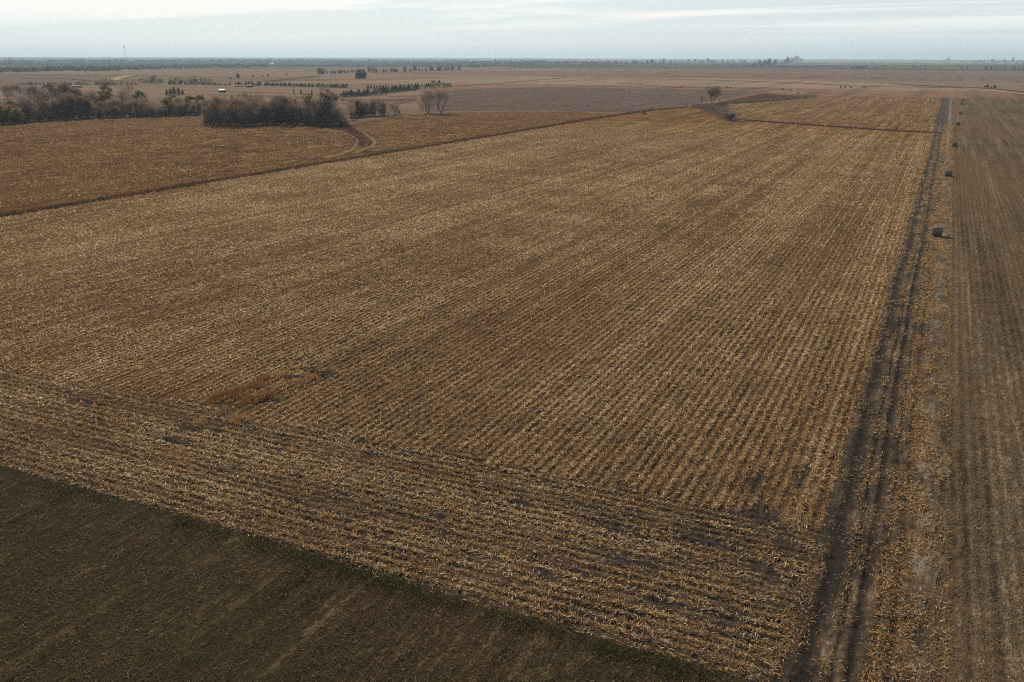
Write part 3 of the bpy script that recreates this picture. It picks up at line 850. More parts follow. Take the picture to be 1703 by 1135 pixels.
def bare_tree(seed, h=14.0, stems=1, split=0.22, spread=0.55, levels=4, twig_w=0.06, twigs=4, leaf=0, up=0.35, haze_twigs=900):
    """trunk-and-limb mesh and fine-twig mesh of a leafless tree"""
    rd = random.Random(seed)
    tb = Tubes()
    P, Yw, L, Wd, Ti, To = [], [], [], [], [], []
    LF = []
    def rib(p, d, ln, wd, tn):
        P.append(tuple(p)); Yw.append(math.atan2(d.y, d.x)); L.append(ln); Wd.append(wd)
        Ti.append(math.asin(max(-1, min(1, d.z)))); To.append(tn)
    def grow(p, d, ln, r_, lev):
        n = 3
        for i in range(n):
            d2 = (d + Vector((rd.gauss(0, .13), rd.gauss(0, .13), rd.gauss(0, .08) + 0.04))).normalized()
            q = p + d2 * ln / n
            r2 = r_ * (1 - 0.13)
            if lev <= 2: tb.seg(p, q, r_, r2, 6 if lev == 0 else 4)
            else: rib(p, d2, ln / n * 1.05, max(r_ * 2, twig_w * 0.9), rd.random())
            p, d, r_ = q, d2, r2
            if lev >= 1 or i >= 1:
                kids = (2 if lev else 3) if i == n - 1 else (1 if rd.random() < 0.7 else 0)
                for k in range(kids):
                    az = rd.random() * 6.283
                    sp = spread * rd.uniform(0.6, 1.25)
                    side = Vector((math.cos(az), math.sin(az), 0))
                    dd = (d * math.cos(sp) + side * math.sin(sp) + Vector((0, 0, up * 0.35))).normalized()
                    if lev < levels:
                        grow(p, dd, ln * rd.uniform(0.66, 0.88), r_ * 0.62, lev + 1)
                    else:
                        for _ in range(twigs):
                            t2 = (dd + Vector((rd.gauss(0, .5), rd.gauss(0, .5), rd.gauss(0, .35)))).normalized()
                            rib(p, t2, h * rd.uniform(0.035, 0.075), twig_w, rd.random())
                            if leaf and rd.random() < leaf:
                                LF.append(p + t2 * h * 0.03)
    for s_ in range(stems):
        a = 6.283 * s_ / max(1, stems) + rd.random()
        lean = Vector((math.cos(a), math.sin(a), 0)) * (0.32 if stems > 1 else 0.06)
        base = Vector((math.cos(a), math.sin(a), 0)) * (0.25 if stems > 1 else 0)
        grow(base + Vector((0, 0, -0.2)), (Vector((0, 0, 1)) + lean).normalized(), h * split * (1 if stems == 1 else 1.1), h * 0.024 / math.sqrt(stems) ** 0.7, 0)
    leaves = None
    # fine outer twigs fill the crown between the limbs
    tips = np.array(P)[np.array(P)[:, 2] > h * 0.10]
    m_ = haze_twigs
    kx = rng.integers(0, len(tips), m_)
    q_ = tips[kx] + rng.normal(0, h * 0.045, (m_, 3))
    P += [tuple(v_) for v_ in q_]; Yw += list(rng.uniform(0, 6.28, m_)); L += list(h * rng.uniform(0.03, 0.08, m_)); Wd += [twig_w * 0.7] * m_
    Ti += list(rng.normal(0.5, 0.5, m_)); To += list(rng.random(m_))
    n = len(P)
    V, Q, T = ribbons(np.array(P), np.array(Yw), np.array(L), np.array(Wd), np.array(Ti), np.array(L) * 0.05, np.array(To), rng.uniform(0, 3.14, n))
    crown = np_mesh('crown', V, Q, T)
    if LF:
        leaves = quads_cloud(np.array([tuple(p) for p in LF]), 0.26)
    return tb.mesh('trunk'), crown, leaves

def quads_cloud(P, size, tone=None, name='leaves'):
    n = len(P)
    a = rng.normal(size=(n, 3)); a /= np.linalg.norm(a, axis=1)[:, None]
    b = rng.normal(size=(n, 3)); b -= (b * a).sum(1)[:, None] * a; b /= np.linalg.norm(b, axis=1)[:, None]
    s = size * rng.uniform(0.5, 1.3, n)[:, None]
    V = np.stack([P - a * s, P + b * s * 0.7, P + a * s, P - b * s * 0.7], 1).reshape(-1, 3)
    Q = np.arange(n * 4).reshape(-1, 4)
    tn = rng.random(n) if tone is None else tone
    return np_mesh(name, V, Q, np.repeat(tn, 4))

def clump_cloud(seed, h, r, lobes, n, z0=0.15, shape='round'):
    """leaf positions filling a lumpy crown"""
    rd = np.random.default_rng(seed)
    if shape == 'cedar':
        zf = rd.random(n) ** 0.8
        rr = r * (1 - zf) ** 0.72 * (0.8 + 0.35 * np.sin(zf * 23 + rd.random(n) * 1.5)) * np.sqrt(rd.uniform(0.25, 1, n))
        an = rd.random(n) * 6.283
        rr *= 0.85 + 0.22 * np.sin(an * 3 + seed)
        return np.stack([rr * np.cos(an), rr * np.sin(an), h * (0.03 + zf * 0.97)], 1)
    C = []
    for k in range(lobes):
        an = rd.random() * 6.283; q = r * 0.62 * math.sqrt(rd.random())
        zz_ = h * (z0 + 0.2 + (0.95 - z0 - 0.28) * rd.random() * (1 - 0.35 * (q / r)))
        C.append((q * math.cos(an), q * math.sin(an), zz_, r * rd.uniform(0.28, 0.5)))
    for k in range(lobes // 3 if z0 < 0.03 else 0):
        an = rd.random() * 6.283; q = r * rd.uniform(0.2, 0.72)
        C.append((q * math.cos(an), q * math.sin(an), h * rd.uniform(0.05, 0.2), r * rd.uniform(0.28, 0.42)))
    C = np.array(C)
    lobes = len(C)
    k = rd.integers(0, lobes, n)
    v = rd.normal(size=(n, 3)); v /= np.linalg.norm(v, axis=1)[:, None]
    v *= (rd.random(n) ** 0.5)[:, None] * C[k, 3][:, None]
    v[:, 2] *= 0.85
    p = C[k, :3] + v
    p[:, 2] = np.maximum(p[:, 2], h * 0.04)
    return p

def simple_trunk(h, r, top=0.6, stems=1, seed=1):
    rd = random.Random(seed)
    tb = Tubes()
    for s_ in range(stems):
        p = Vector((rd.gauss(0, 0.15), rd.gauss(0, 0.15), -0.2)) * (1 if stems > 1 else 1)
        d = Vector((rd.gauss(0, .1), rd.gauss(0, .1), 1)).normalized()
        for i in range(4):
            q = p + d * h * top / 4
            tb.seg(p, q, r * (1 - i * .22), r * (1 - (i + 1) * .22), 6)
            if i >= 1:
                for _ in range(2):
                    az = rd.random() * 6.283
                    tb.seg(q, q + Vector((math.cos(az) * h * .2, math.sin(az) * h * .2, h * .16)), r * .45, r * .1, 4)
            d = (d + Vector((rd.gauss(0, .12), rd.gauss(0, .12), 0))).normalized()
            p = q
    return tb.mesh('trunk')

def twig_mass(seed, h, r, lobes, n, z0=0.0):
    """a leafless tree so dense with twigs that it reads as a soft mass down to the ground"""
    P_ = clump_cloud(seed, h, r, lobes, n, z0)
    out = np.arctan2(P_[:, 1], P_[:, 0]) + rng.normal(0, 0.9, n)
    V, Q, T = ribbons(P_, out, rng.uniform(0.6, 2.0, n), rng.uniform(0.05, 0.11, n), rng.normal(0.85, 0.4, n), rng.uniform(0, 0.1, n),
                      np.clip(rng.normal(0.5, 0.22, n), 0, 1), rng.uniform(0, 3.14, n))
    return np_mesh('crown', V, Q, T)
def with_twigs(trunk_args, h, r, n, z0, lobes=16, seed=1, mat=None, leaf=0, leafmat=None):
    a_, b_, _ = bare_tree(*trunk_args[0], **trunk_args[1])
    tw = twig_mass(seed, h, r, lobes, n, z0)
    out = [('crown', tw, mat)]
    if leaf:
        P_ = clump_cloud(seed, h, r, lobes, leaf, z0)
        out.append(('leaves', quads_cloud(P_, 0.24, name='leaves'), leafmat))
    out.append(('limbs', b_, mat))
    return a_, out
PROTO = {}
def proto(key, name, trunk, crowns):
    """crowns = [(child name, mesh, material)]"""
    PROTO[key] = (name, trunk, crowns)
    for nm, me, mt in crowns:
        if not me.materials: me.materials.append(mt)
    if trunk and not trunk.materials: trunk.materials.append(M['bark'])

for k_, (sd, sp, tw) in enumerate(((3, 0.46, 3), (8, 0.5, 3), (21, 0.42, 3))):
    mt_ = M['twig_dark'] if k_ == 1 else M['twig_grey']
    a_, cr = with_twigs(((sd, 12, 1 + k_ % 2, 0.22, sp), dict(levels=3, twig_w=0.06, twigs=3, haze_twigs=0, up=0.5)), 12, 4.4, 900, 0.12, 15, sd + 300, mt_)
    proto('bare%d' % k_, 'bare_tree', a_, cr)
for k_, sd in enumerate((5, 15, 25)):
    proto('pale%d' % k_, 'bare_tree', simple_trunk(9, 0.14, 0.7, 3, seed=sd + 1), [('crown', twig_mass(sd + 50, 10, 4.6, 14, 1900), M['twig_grey'])])
    proto('thick%d' % k_, 'bare_tree', simple_trunk(9, 0.16, 0.75, 2, seed=sd), [('crown', twig_mass(sd, 10, 4.6, 17, 1900), M['twig_dark'] if k_ != 2 else M['twig_grey'])])
H_ = dict(levels=3, twig_w=0.07, twigs=3, haze_twigs=0)
for k_, (sd, st, r_) in enumerate(((42, 2, 6.3), (77, 3, 5.8))):
    a_, cr = with_twigs(((sd, 13.5, st, 0.24, 0.42), dict(H_, up=0.7)), 13.5, r_, 1500, 0.22, 16, sd, M['twig_grey'])
    proto('cotton%d' % k_, 'cottonwood_tree', a_, cr)
a_, cr = with_twigs(((31, 11.0, 4, 0.24, 0.40), dict(H_, up=0.7)), 11.5, 6.0, 850, 0.22, 17, 8, M['twig_dark'], 480, M['leaf_orange'])
proto('lone', 'leafy_tree', a_, cr)
a_, b_, c_ = bare_tree(63, 16, 2, 0.2, 0.44, 4, 0.07, 3, leaf=0.2, up=0.5)
proto('tall_sparse', 'bare_tree', a_, [('crown', b_, M['twig_grey']), ('leaves', c_, M['leaf_brown'])])
for k_, mt in enumerate(('leaf_brown', 'leaf_olive', 'leaf_brown')):
    P_ = clump_cloud(100 + k_, 11, 4.3, 13, 1500, 0.06)
    proto('leaf%d' % k_, 'brown_tree', simple_trunk(11, 0.22, seed=k_), [('crown', quads_cloud(P_, 0.42, name='crown'), M[mt])])
P_ = clump_cloud(140, 6.5, 2.8, 10, 900, 0.05)
proto('yellow', 'yellow_tree', simple_trunk(6.5, 0.13, seed=9), [('crown', quads_cloud(P_, 0.30, name='crown'), M['leaf_yellow'])])
P_ = clump_cloud(141, 9, 3.0, 12, 900, 0.1)
proto('orange', 'orange_tree', simple_trunk(9, 0.16, seed=12), [('crown', quads_cloud(P_, 0.30, name='crown'), M['leaf_orange'])])
for k_ in range(3):
    P_ = clump_cloud(7 + k_, 6.5, 2.4 + 0.4 * k_, 0, 1500, shape='cedar')
    proto('cedar%d' % k_, 'cedar_tree', simple_trunk(6.5, 0.14, 0.8, seed=20 + k_), [('crown', quads_cloud(P_, 0.26, name='crown'), M['cedar'])])
# small far versions: one mesh, parts would not show
for k_, mt in enumerate(('woods', 'woods', 'twig_dark')):
    P_ = clump_cloud(160 + k_, 10, 4.2, 20, 520, 0.0)
    proto('far%d' % k_, 'far_tree', None, [('crown', quads_cloud(P_, 0.75, name='crown'), M[mt])])
P_ = clump_cloud(170, 6, 2.9, 0, 420, shape='cedar')
proto('farcedar', 'cedar_tree', None, [('crown', quads_cloud(P_, 0.42, name='crown'), M['cedar'])])
for k_ in range(2):
    P_ = clump_cloud(180 + k_, 2.6, 1.9, 8, 420, 0.0)
    proto('shrub%d' % k_, 'shrub', simple_trunk(2.6, 0.05, stems=3, seed=30 + k_), [('crown', quads_cloud(P_, 0.22, name='crown'), M['tall_dark'] if k_ else M['leaf_brown'])])

def plant(key, loc, s=1.0, label='', cat='tree', group=None, rz=None, sz=None, name=None):
    nm, trunk, crowns = PROTO[key]
    nm = name or nm
    rz = random.uniform(0, 6.283) if rz is None else rz
    if trunk is None:
        o = link(nm, crowns[0][1])
        o.location = loc; o.rotation_euler.z = rz
    else:
        o = empty(nm, loc, rz)
        link('trunk', trunk, parent=o)
        first = None
        for cn, me, mt in crowns:
            link(cn, me, parent=o)
    o.scale = (s, s, s * (sz or 1))
    return tag(o, label, cat, group)

def hpx(px, py, h_px, nominal):
    """scale that gives a plant the apparent height h_px"""
    p = at(px, py)
    return p, h_px / 1406.0 * math.hypot(p.x, p.y) / nominal
def nominal(key):
    """height of a prototype, from its meshes"""
    tops = []
    for _, me, _ in PROTO[key][2]:
        co = np.empty(len(me.vertices) * 3, np.float32); me.vertices.foreach_get("co", co)
        tops.append(np.percentile(co[2::3], 98.5))
    return max(tops)
def tree_px(key, px, py, h, label, cat='tree', group=None, **kw):
    p, s = hpx(px, py, h, nominal(key))
    return plant(key, p, s, label, cat, group, **kw)

def lerp_pts(pts, q):
    xs = [a for a, _ in pts]
    return float(np.interp(q, xs, [b for _, b in pts]))

# --- grove at the left edge of the picture
GA = 'trees of the left hand grove'
base = [(-60, 212), (0, 207), (60, 202), (120, 198), (200, 195.5), (340, 192)]
topc = [(-60, 152), (0, 172), (30, 168), (45, 160), (70, 155), (110, 150), (150, 155), (190, 158), (215, 158), (250, 162), (290, 165), (335, 164)]
for k, px in enumerate(np.arange(-50, 338, 11.5)):
    q = px + random.uniform(-4, 4)
    yb = lerp_pts(base, q) - random.uniform(0, 0.8)
    hh = yb - lerp_pts(topc, q)
    key = random.choice(['thick0', 'thick1', 'thick2', 'leaf0', 'thick0', 'thick2'])
    tree_px(key, q, yb, hh * random.uniform(0.55, 0.85), 'bare dark tree in the front row of the long left hand grove', group=GA + ', front row')
for k, px in enumerate(np.arange(-45, 340, 10.5)):
    q = px + random.uniform(-4, 4)
    yb = lerp_pts(base, q) - random.uniform(7, 12)
    hh = yb - lerp_pts(topc, q) + 1
    key = random.choice(['bare0', 'thick2', 'bare2', 'leaf0', 'leaf1', 'thick1'])
    tree_px(key, q, yb, hh * random.uniform(0.82, 1.1), 'grey brown tree standing behind the front row of the left hand grove', group=GA + ', back rows')
for q in np.arange(232, 346, 7.5):
    tree_px(random.choice(['thick2', 'bare0', 'thick0', 'leaf2', 'bare2']), q + random.uniform(-2, 2), lerp_pts(base, q) - random.uniform(1, 5), random.uniform(19, 28), 'brown bare tree in the right hand part of the left grove', group=GA + ', right part')
for q in np.arange(-40, 342, 8.5):
    tree_px(random.choice(['thick0', 'thick1', 'thick2']), q + random.uniform(-3, 3), lerp_pts(base, q) + 0.4, random.uniform(7, 13), 'low bare bush along the foot of the left hand grove', cat='bush', group='bushes along the foot of the left grove', name='bush')
tree_px('yellow', 22, 206.5, 25, 'pale yellow leafed tree at the front of the left hand grove')
tree_px('yellow', 38, 205.5, 17, 'small yellow green tree right of the pale yellow one')
tree_px('orange', 180, 178, 36, 'orange brown leafed tree rising above the left hand grove')
tree_px('bare2', 211, 186, 42, 'tall grey bare tree topping the middle of the left hand grove')
tree_px('leaf1', 87, 176, 30, 'olive green tree with loose crown in the left hand grove')
tree_px('leaf1', 236, 186, 30, 'olive yellow tree at the right part of the left hand grove')
for q, yb, hh in ((13, 164, 21), (24, 164, 22), (35, 164, 21)):
    tree_px('pale2', q, yb, hh, 'grey bare tree of the clump behind the left end of the grove', group='bare clump behind the left grove')
for q, yb, hh in ((49, 165, 13), (56, 165, 14)):
    tree_px('cedar2', q, yb, hh, 'dark evergreen beside the grey bare clump on the left', cat='cedar', group='evergreens beside the bare clump')

# --- second grove, nearer the trail
GB = 'trees of the second grove'
base = [(340, 207), (400, 209), (480, 207), (540, 209), (575, 211)]
topc = [(340, 172), (370, 162), (420, 162), (470, 160), (520, 162), (548, 158), (575, 172)]
for px in np.arange(347, 575, 10.0):
    q = px + random.uniform(-3, 3)
    yb = lerp_pts(base, q) - random.uniform(0, 1.0)
    hh = (yb - lerp_pts(topc, q)) * (0.8 if q > 560 else 1)
    tree_px(random.choice(['thick0', 'thick1', 'thick2', 'pale0', 'thick2']), q, yb, hh * random.uniform(0.55, 0.95), 'dark bare tree in the front row of the second grove by the trail', group=GB + ', front row')
for px in np.arange(350, 572, 9.5):
    q = px + random.uniform(-3, 3)
    yb = lerp_pts(base, q) - random.uniform(6, 10)
    hh = yb - lerp_pts(topc, q)
    tree_px(random.choice(['bare0', 'thick2', 'bare2', 'leaf2', 'thick1']), q, yb, hh * random.uniform(0.62, 1.08) * (0.75 if q > 556 or q < 356 else 1), 'grey brown tree behind the front row of the second grove', group=GB + ', back rows')
for q in np.arange(343, 578, 8.5):
    tree_px(random.choice(['thick0', 'thick1', 'thick2']), q + random.uniform(-3, 3), lerp_pts(base, q) + 0.4, random.uniform(7, 13), 'low bare bush along the foot of the second grove', cat='bush', group='bushes along the foot of the second grove', name='bush')
tree_px('tall_sparse', 546, 206, 56, 'tallest sparse brown tree at the right end of the second grove')
tree_px('orange', 410, 190, 22, 'orange leafed tree inside the second grove')
tree_px('cedar1', 519, 205, 40, 'tall dark evergreen inside the second grove', cat='cedar')
tree_px('cedar0', 574, 208, 14, 'small dark upright tree standing alone at the trail head', cat='cedar')
tree_px('bare0', 585, 199, 28, 'bare tree just right of the second grove')
for q, hh, key in ((584, 31, 'thick2'), (590, 28, 'pale1'), (597, 27, 'thick1'), (604, 24, 'thick2'), (615, 25, 'pale0'), (593, 25, 'thick0'), (600, 22, 'bare1'), (608, 21, 'pale1'), (622, 29, 'thick2'), (631, 26, 'thick0'), (640, 21, 'pale2'), (650, 20, 'bare0'), (658, 20, 'pale0')):
    tree_px(key, q, 194.5 - (q - 593) * 0.06, hh, 'small bare tree in the thin row between second grove and cottonwoods', group='thin row of bare trees right of the second grove')
tree_px('cotton1', 712, 188, 42, 'left of the two bare pinkish cottonwoods on the field edge', cat='cottonwood')
tree_px('cotton0', 734, 189, 46, 'right and taller of the two bare cottonwoods on the field edge', cat='cottonwood')
tree_px('lone', 1184, 173.5, 29, 'lone tree with tan leaves beside the brushy ditch')
tree_px('bare0', 1166, 173, 14, 'small bare tree left of the lone leafy tree')
tree_px('bare2', 1196, 172.5, 12, 'thin leaning bare tree right of the lone leafy tree')
tree_px('shrub1', 1213, 201, 13, 'dark rounded bush at the lower end of the brushy ditch', cat='bush')
for q, yb, hh in ((1152, 178.5, 4), (1160, 178, 5), (1168, 180, 5), (1176, 182, 6), (1186, 184, 5), (1192, 189, 5), (1200, 192, 5), (1206, 178, 4), (1196, 178, 4)):
    tree_px('thick0', q, yb, hh, 'low dead bush scattered in the brushy ditch', cat='bush', group='bushes scattered in the ditch', name='bush')
tree_px('shrub0', 1207, 197, 9, 'yellow brown bush above the dark rounded bush', cat='bush')
tree_px('shrub1', 1072, 190, 6, 'single small dark bush on the red grass strip', cat='bush')
tree_px('shrub1', 1141, 178, 3, 'tiny dark bush left of the brushy ditch', cat='bush')

# --- cedars and trees of the middle distance
for q, yb, hh in ((278, 159.5, 9), (284, 160, 11), (290, 159.5, 13), (298, 159, 11), (304, 158.5, 8)):
    tree_px('cedar2', q, yb, hh, 'dark broad cedar of the clump standing alone on the brown slope', cat='cedar', group='cedar clump on the brown slope')
for q, yb, hh, lb in ((338, 168, 9, 'single dark cedar above the gap between the two groves'), (489, 158, 9, 'left cedar of the pair above the second grove'), (501, 157, 8, 'right cedar of the pair above the second grove'),
                      (519, 160, 9, 'single cedar right of the pair above the second grove'), (386, 166, 7, 'small cedar tip above the left part of the second grove'), (407, 164, 7, 'small cedar tip above the middle of the second grove')):
    tree_px('cedar0', q, yb, hh, lb, cat='cedar')
for q in np.arange(568, 614, 4.2):
    tree_px('cedar2', q, 163.5 - (q - 570) * 0.09, random.uniform(8, 13), 'dark cedar in the lower end of the cedar row below the far field', cat='cedar', group='lower cedar row')
for q in np.arange(612, 752, 3.6):
    tree_px(random.choice(['cedar1', 'cedar2', 'cedar2', 'thick1']), q, 158.5 - (q - 612) * 0.1, random.uniform(6, 13), 'dark tree in the row running right towards the cottonwoods', cat='tree', group='dark row above the cottonwoods')
for q in np.arange(612, 680, 5):
    tree_px('farcedar', q, 148, random.uniform(4, 7), 'small cedar of the second row above the lower one', cat='cedar', group='small upper cedar row')
def cedar_line(x0, x1, y0, y1, step, hmin, hmax, label, group):
    for q in np.arange(x0, x1, step * 0.8):
        if random.random() < 0.93:
            f = (q - x0) / (x1 - x0)
            tree_px('farcedar', q + random.uniform(-.8, .8), y0 + (y1 - y0) * f, random.uniform(hmin, hmax) * 1.25, label, cat='cedar', group=group)
cedar_line(0, 55, 143, 141.5, 4.2, 2, 4, 'tiny cedar at the far left end of the windbreak', 'left end of the windbreak')
cedar_line(53, 230, 141.5, 142.3, 4.0, 2, 4, 'tiny cedar in the left half of the long windbreak', 'left half of the windbreak')
cedar_line(281, 385, 141, 142.5, 3.6, 2.4, 4, 'tiny cedar in the middle of the long windbreak', 'middle of the windbreak')
cedar_line(392, 500, 142.5, 144.5, 3.3, 3.2, 5.5, 'small cedar in the right half of the long windbreak', 'right half of the windbreak')
cedar_line(500, 578, 145, 147, 3.3, 3.6, 6, 'small cedar at the right end of the long windbreak', 'right end of the windbreak')
for q, yb, hh in [(q, 139.5, random.uniform(7, 14)) for q in (233, 240, 248, 253, 258, 265, 270, 284, 290, 297, 303, 310, 316, 324, 330, 336, 343, 350)]:
    tree_px(random.choice(['pale0', 'pale1', 'pale2']), q, yb, hh, 'grey bare tree in the grove just behind the windbreak', group='bare grove behind the windbreak')
for q in (160, 168, 176, 186, 196, 204, 213, 222):
    tree_px(random.choice(['pale0', 'pale1']), q, 140.5, random.uniform(5, 10), 'pale grey bare tree behind the left half of the windbreak', group='pale bare trees behind the left windbreak')
for q, yb, hh in ((396, 130, 7), (384, 132, 4), (421, 128.5, 4), (446, 127.5, 4), (437, 128, 3)):
    tree_px('far2', q, yb, hh, 'small lone bush on the far pale slope', cat='bush', group='lone bushes on the far pale slope')
tree_px('far0', 477, 126, 3.5, 'dark small bush above the dark ploughed line', cat='bush')
for q in (596, 601, 607):
    tree_px('far0', q, 131, random.uniform(10, 13), 'dark dense tree of the small isolated clump on the far field', group='isolated dark clump')
def far_row(x0, x1, y0, y1, step, hmin, hmax, keys, label, group):
    for q in np.arange(x0, x1, step):
        f = (q - x0) / max(1e-6, x1 - x0)
        if random.random() < 0.12: continue
        tree_px(random.choice(keys), q + random.uniform(-2.2, 2.2), y0 + (y1 - y0) * f + random.uniform(-0.9, 0.5), random.uniform(hmin, hmax) * random.uniform(0.7, 1.15), label, group=group, sz=random.uniform(0.6, 1.0))
far_row(532, 585, 124, 122, 6, 5, 9, ['far0', 'far1'], 'dark far tree left of the isolated clump', 'trees left of the isolated clump')
far_row(585, 625, 121, 119, 7, 5, 9, ['far2', 'far0'], 'grey far tree behind the isolated clump', 'trees behind the isolated clump')
far_row(625, 775, 121, 116.5, 6, 5, 10, ['far2', 'far0'], 'grey far tree in the wide low wood above the middle field', 'wide low wood above the middle field')
far_row(778, 814, 112.5, 111.5, 4, 4, 6, ['far0'], 'dark far tree of the neat dark block', 'neat dark block of trees')
far_row(818, 1000, 111, 108, 8, 2.5, 6, ['far2', 'far0'], 'hazy far tree right of the neat dark block', 'hazy trees right of the dark block')
far_row(1005, 1100, 107.5, 106, 5, 3, 7, ['far0', 'far1'], 'dark far tree along the top of the middle field', 'dark trees along the middle field')
far_row(1104, 1280, 104.5, 104.5, 6, 3.5, 7, ['far0', 'far2'], 'blue hazy far tree in the long right hand row', 'long hazy right hand row')
far_row(1253, 1335, 111, 103, 4.2, 6, 9, ['far0', 'far2'], 'grey blue tree of the slanting far wood', 'slanting far wood')
far_row(1419, 1447, 115, 113.5, 4, 4, 7, ['far0'], 'dark tree in the small clump on the right hand plain', 'small clump on the right plain')
for q, hh in ((1456, 3), (1471, 2.6)):
    tree_px('far0', q, 112.5, hh, 'tiny dark bush right of the small clump on the plain', cat='bush', group='tiny bushes on the right plain')
far_row(1520, 1546, 113.5, 113.5, 6, 2, 4, ['far0'], 'small far bush below the farmstead line', 'small far bushes')
far_row(1566, 1630, 104, 104.5, 6, 2, 3.5, ['far0'], 'dark tree in the thin far row under the elevator', 'thin row under the elevator')
far_row(1625, 1698, 105, 105, 4.5, 3.5, 5.5, ['far0'], 'dark tree in the far right hand row', 'far right hand row')
far_row(1600, 1612, 116, 116, 6, 3, 4, ['far0'], 'small bush on the right hand plain', 'small bush pair on the plain')
far_row(1640, 1720, 116, 119, 8, 3, 6, ['far2', 'far0'], 'grey bush at the right edge of the plain', 'bushes at the right edge')
far_row(1636, 1655, 146.5, 147, 6, 4, 7, ['far2'], 'grey brush beside the pale strip at right', 'brush beside the right pale strip')

# --- woods too far and dense to count
def woods(name, spots, label):
    P, Tn = [], []
    for (p, h_, r_) in spots:
        n_ = 34
        v = rng.normal(size=(n_, 3)); v /= np.linalg.norm(v, axis=1)[:, None]
        v *= rng.uniform(0.5, 1.0, n_)[:, None]
        P.append(np.array([p.x, p.y, p.z + h_ * 0.48]) + v * np.array([r_, r_, h_ * 0.52]))
        Tn.append(np.clip(rng.normal(rng.uniform(0.2, 0.8), 0.15, n_), 0, 1))
    me = quads_cloud(np.concatenate(P), 2.6, np.concatenate(Tn), name)
    return tag(link(name, me, M['woods']), label, 'woods', kind='stuff')
spots = []
for q in np.arange(-60, 440, 2.9):
    yb = lerp_pts([(-60, 127), (0, 121), (90, 119), (160, 119), (240, 116), (320, 114), (430, 112.5)], q) + random.uniform(-2.5, 0.5)
    p = at(q, yb); spots.append((p, random.uniform(6, 11), random.uniform(4, 8)))
woods('far_woods', spots, 'dark blue belt of woodland across the left distance')
spots = []
for k in range(1900):
    px = random.uniform(-150, 1850)
    if px > 900 and random.random() < 0.5: px = random.uniform(-150, 900)
    dd = 3400 * (6.9 ** random.random())
    p = far(px, dd)
    if fbm(p.x / 1400, p.y / 1400, 133) > (0.48 if px < 900 else 0.53) and (px < 1000 or dd > 5500):
        for _ in range(2):
            a = random.uniform(0, 6.28); rr = random.uniform(0, 60)
            x_, y_ = p.x + rr * math.cos(a), p.y + rr * math.sin(a)
            spots.append((Vector((x_, y_, float(height(x_, y_)))), random.uniform(6, 13), random.uniform(6, 16)))
woods('horizon_woods', spots, 'hazy blue scattered woods reaching to the horizon')


# ------------------------------------------------------------------ round bales along the track
def lathe(profile, axis_len, seg=40, noise_amp=0.012, seed=0):
    pass

def bale_meshes(seed, rad=0.86, wid=1.5):
    rd = random.Random(seed)
    seg, rings = 44, 9
    v, f = [], []
    ph = [rd.random() * 6.28 for _ in range(4)]
    for i in range(rings):
        x_ = -wid / 2 + wid * i / (rings - 1)
        edge = min(i, rings - 1 - i)
        r0 = rad * (0.95 if edge == 0 else 0.99 if edge == 1 else 1.0)
        for j in range(seg):
            a = 2 * math.pi * j / seg
            r_ = r0 * (1 + 0.010 * math.sin(3 * a + ph[0]) + 0.012 * math.sin(5 * a + ph[1] + i) + rd.uniform(-.006, .006))
            z_ = rad * 0.97 + r_ * math.sin(a)
            z_ = max(z_, 0.0)
            v.append((x_, r_ * math.cos(a), z_))
    for i in range(rings - 1):
        for j in range(seg):
            k = i * seg; n_ = (j + 1) % seg
            f.append((k + j, k + n_, k + seg + n_, k + seg + j))
    wrap = bpy.data.meshes.new('net_wrap'); wrap.from_pydata(v, [], f); wrap.update()
    wrap.polygons.foreach_set("use_smooth", [True] * len(f))
    ends = []
    for sgn in (-1, 1):
        v, f = [], []
        xe = sgn * wid / 2
        rr = [0.05, 0.2, 0.4, 0.6, 0.78, 0.9, 0.951]
        for q, k in enumerate(rr):
            for j in range(seg):
                a = 2 * math.pi * j / seg
                r_ = rad * k * (1 if q < len(rr) - 1 else 1.0)
                z_ = max(rad * 0.97 + r_ * math.sin(a), 0.002)
                bulge = 0.05 * (1 - k * k) * sgn + rd.uniform(-.015, .015) * (q < len(rr) - 1)
                v.append((xe + bulge, r_ * math.cos(a), z_))
        f.append(tuple(range(seg)))
        for q in range(len(rr) - 1):
            for j in range(seg):
                n_ = (j + 1) % seg; k = q * seg
                f.append((k + j, k + n_, k + seg + n_, k + seg + j))
        me = bpy.data.meshes.new('end_face'); me.from_pydata(v, [], f); me.update()
        ends.append(me)
    return wrap, ends

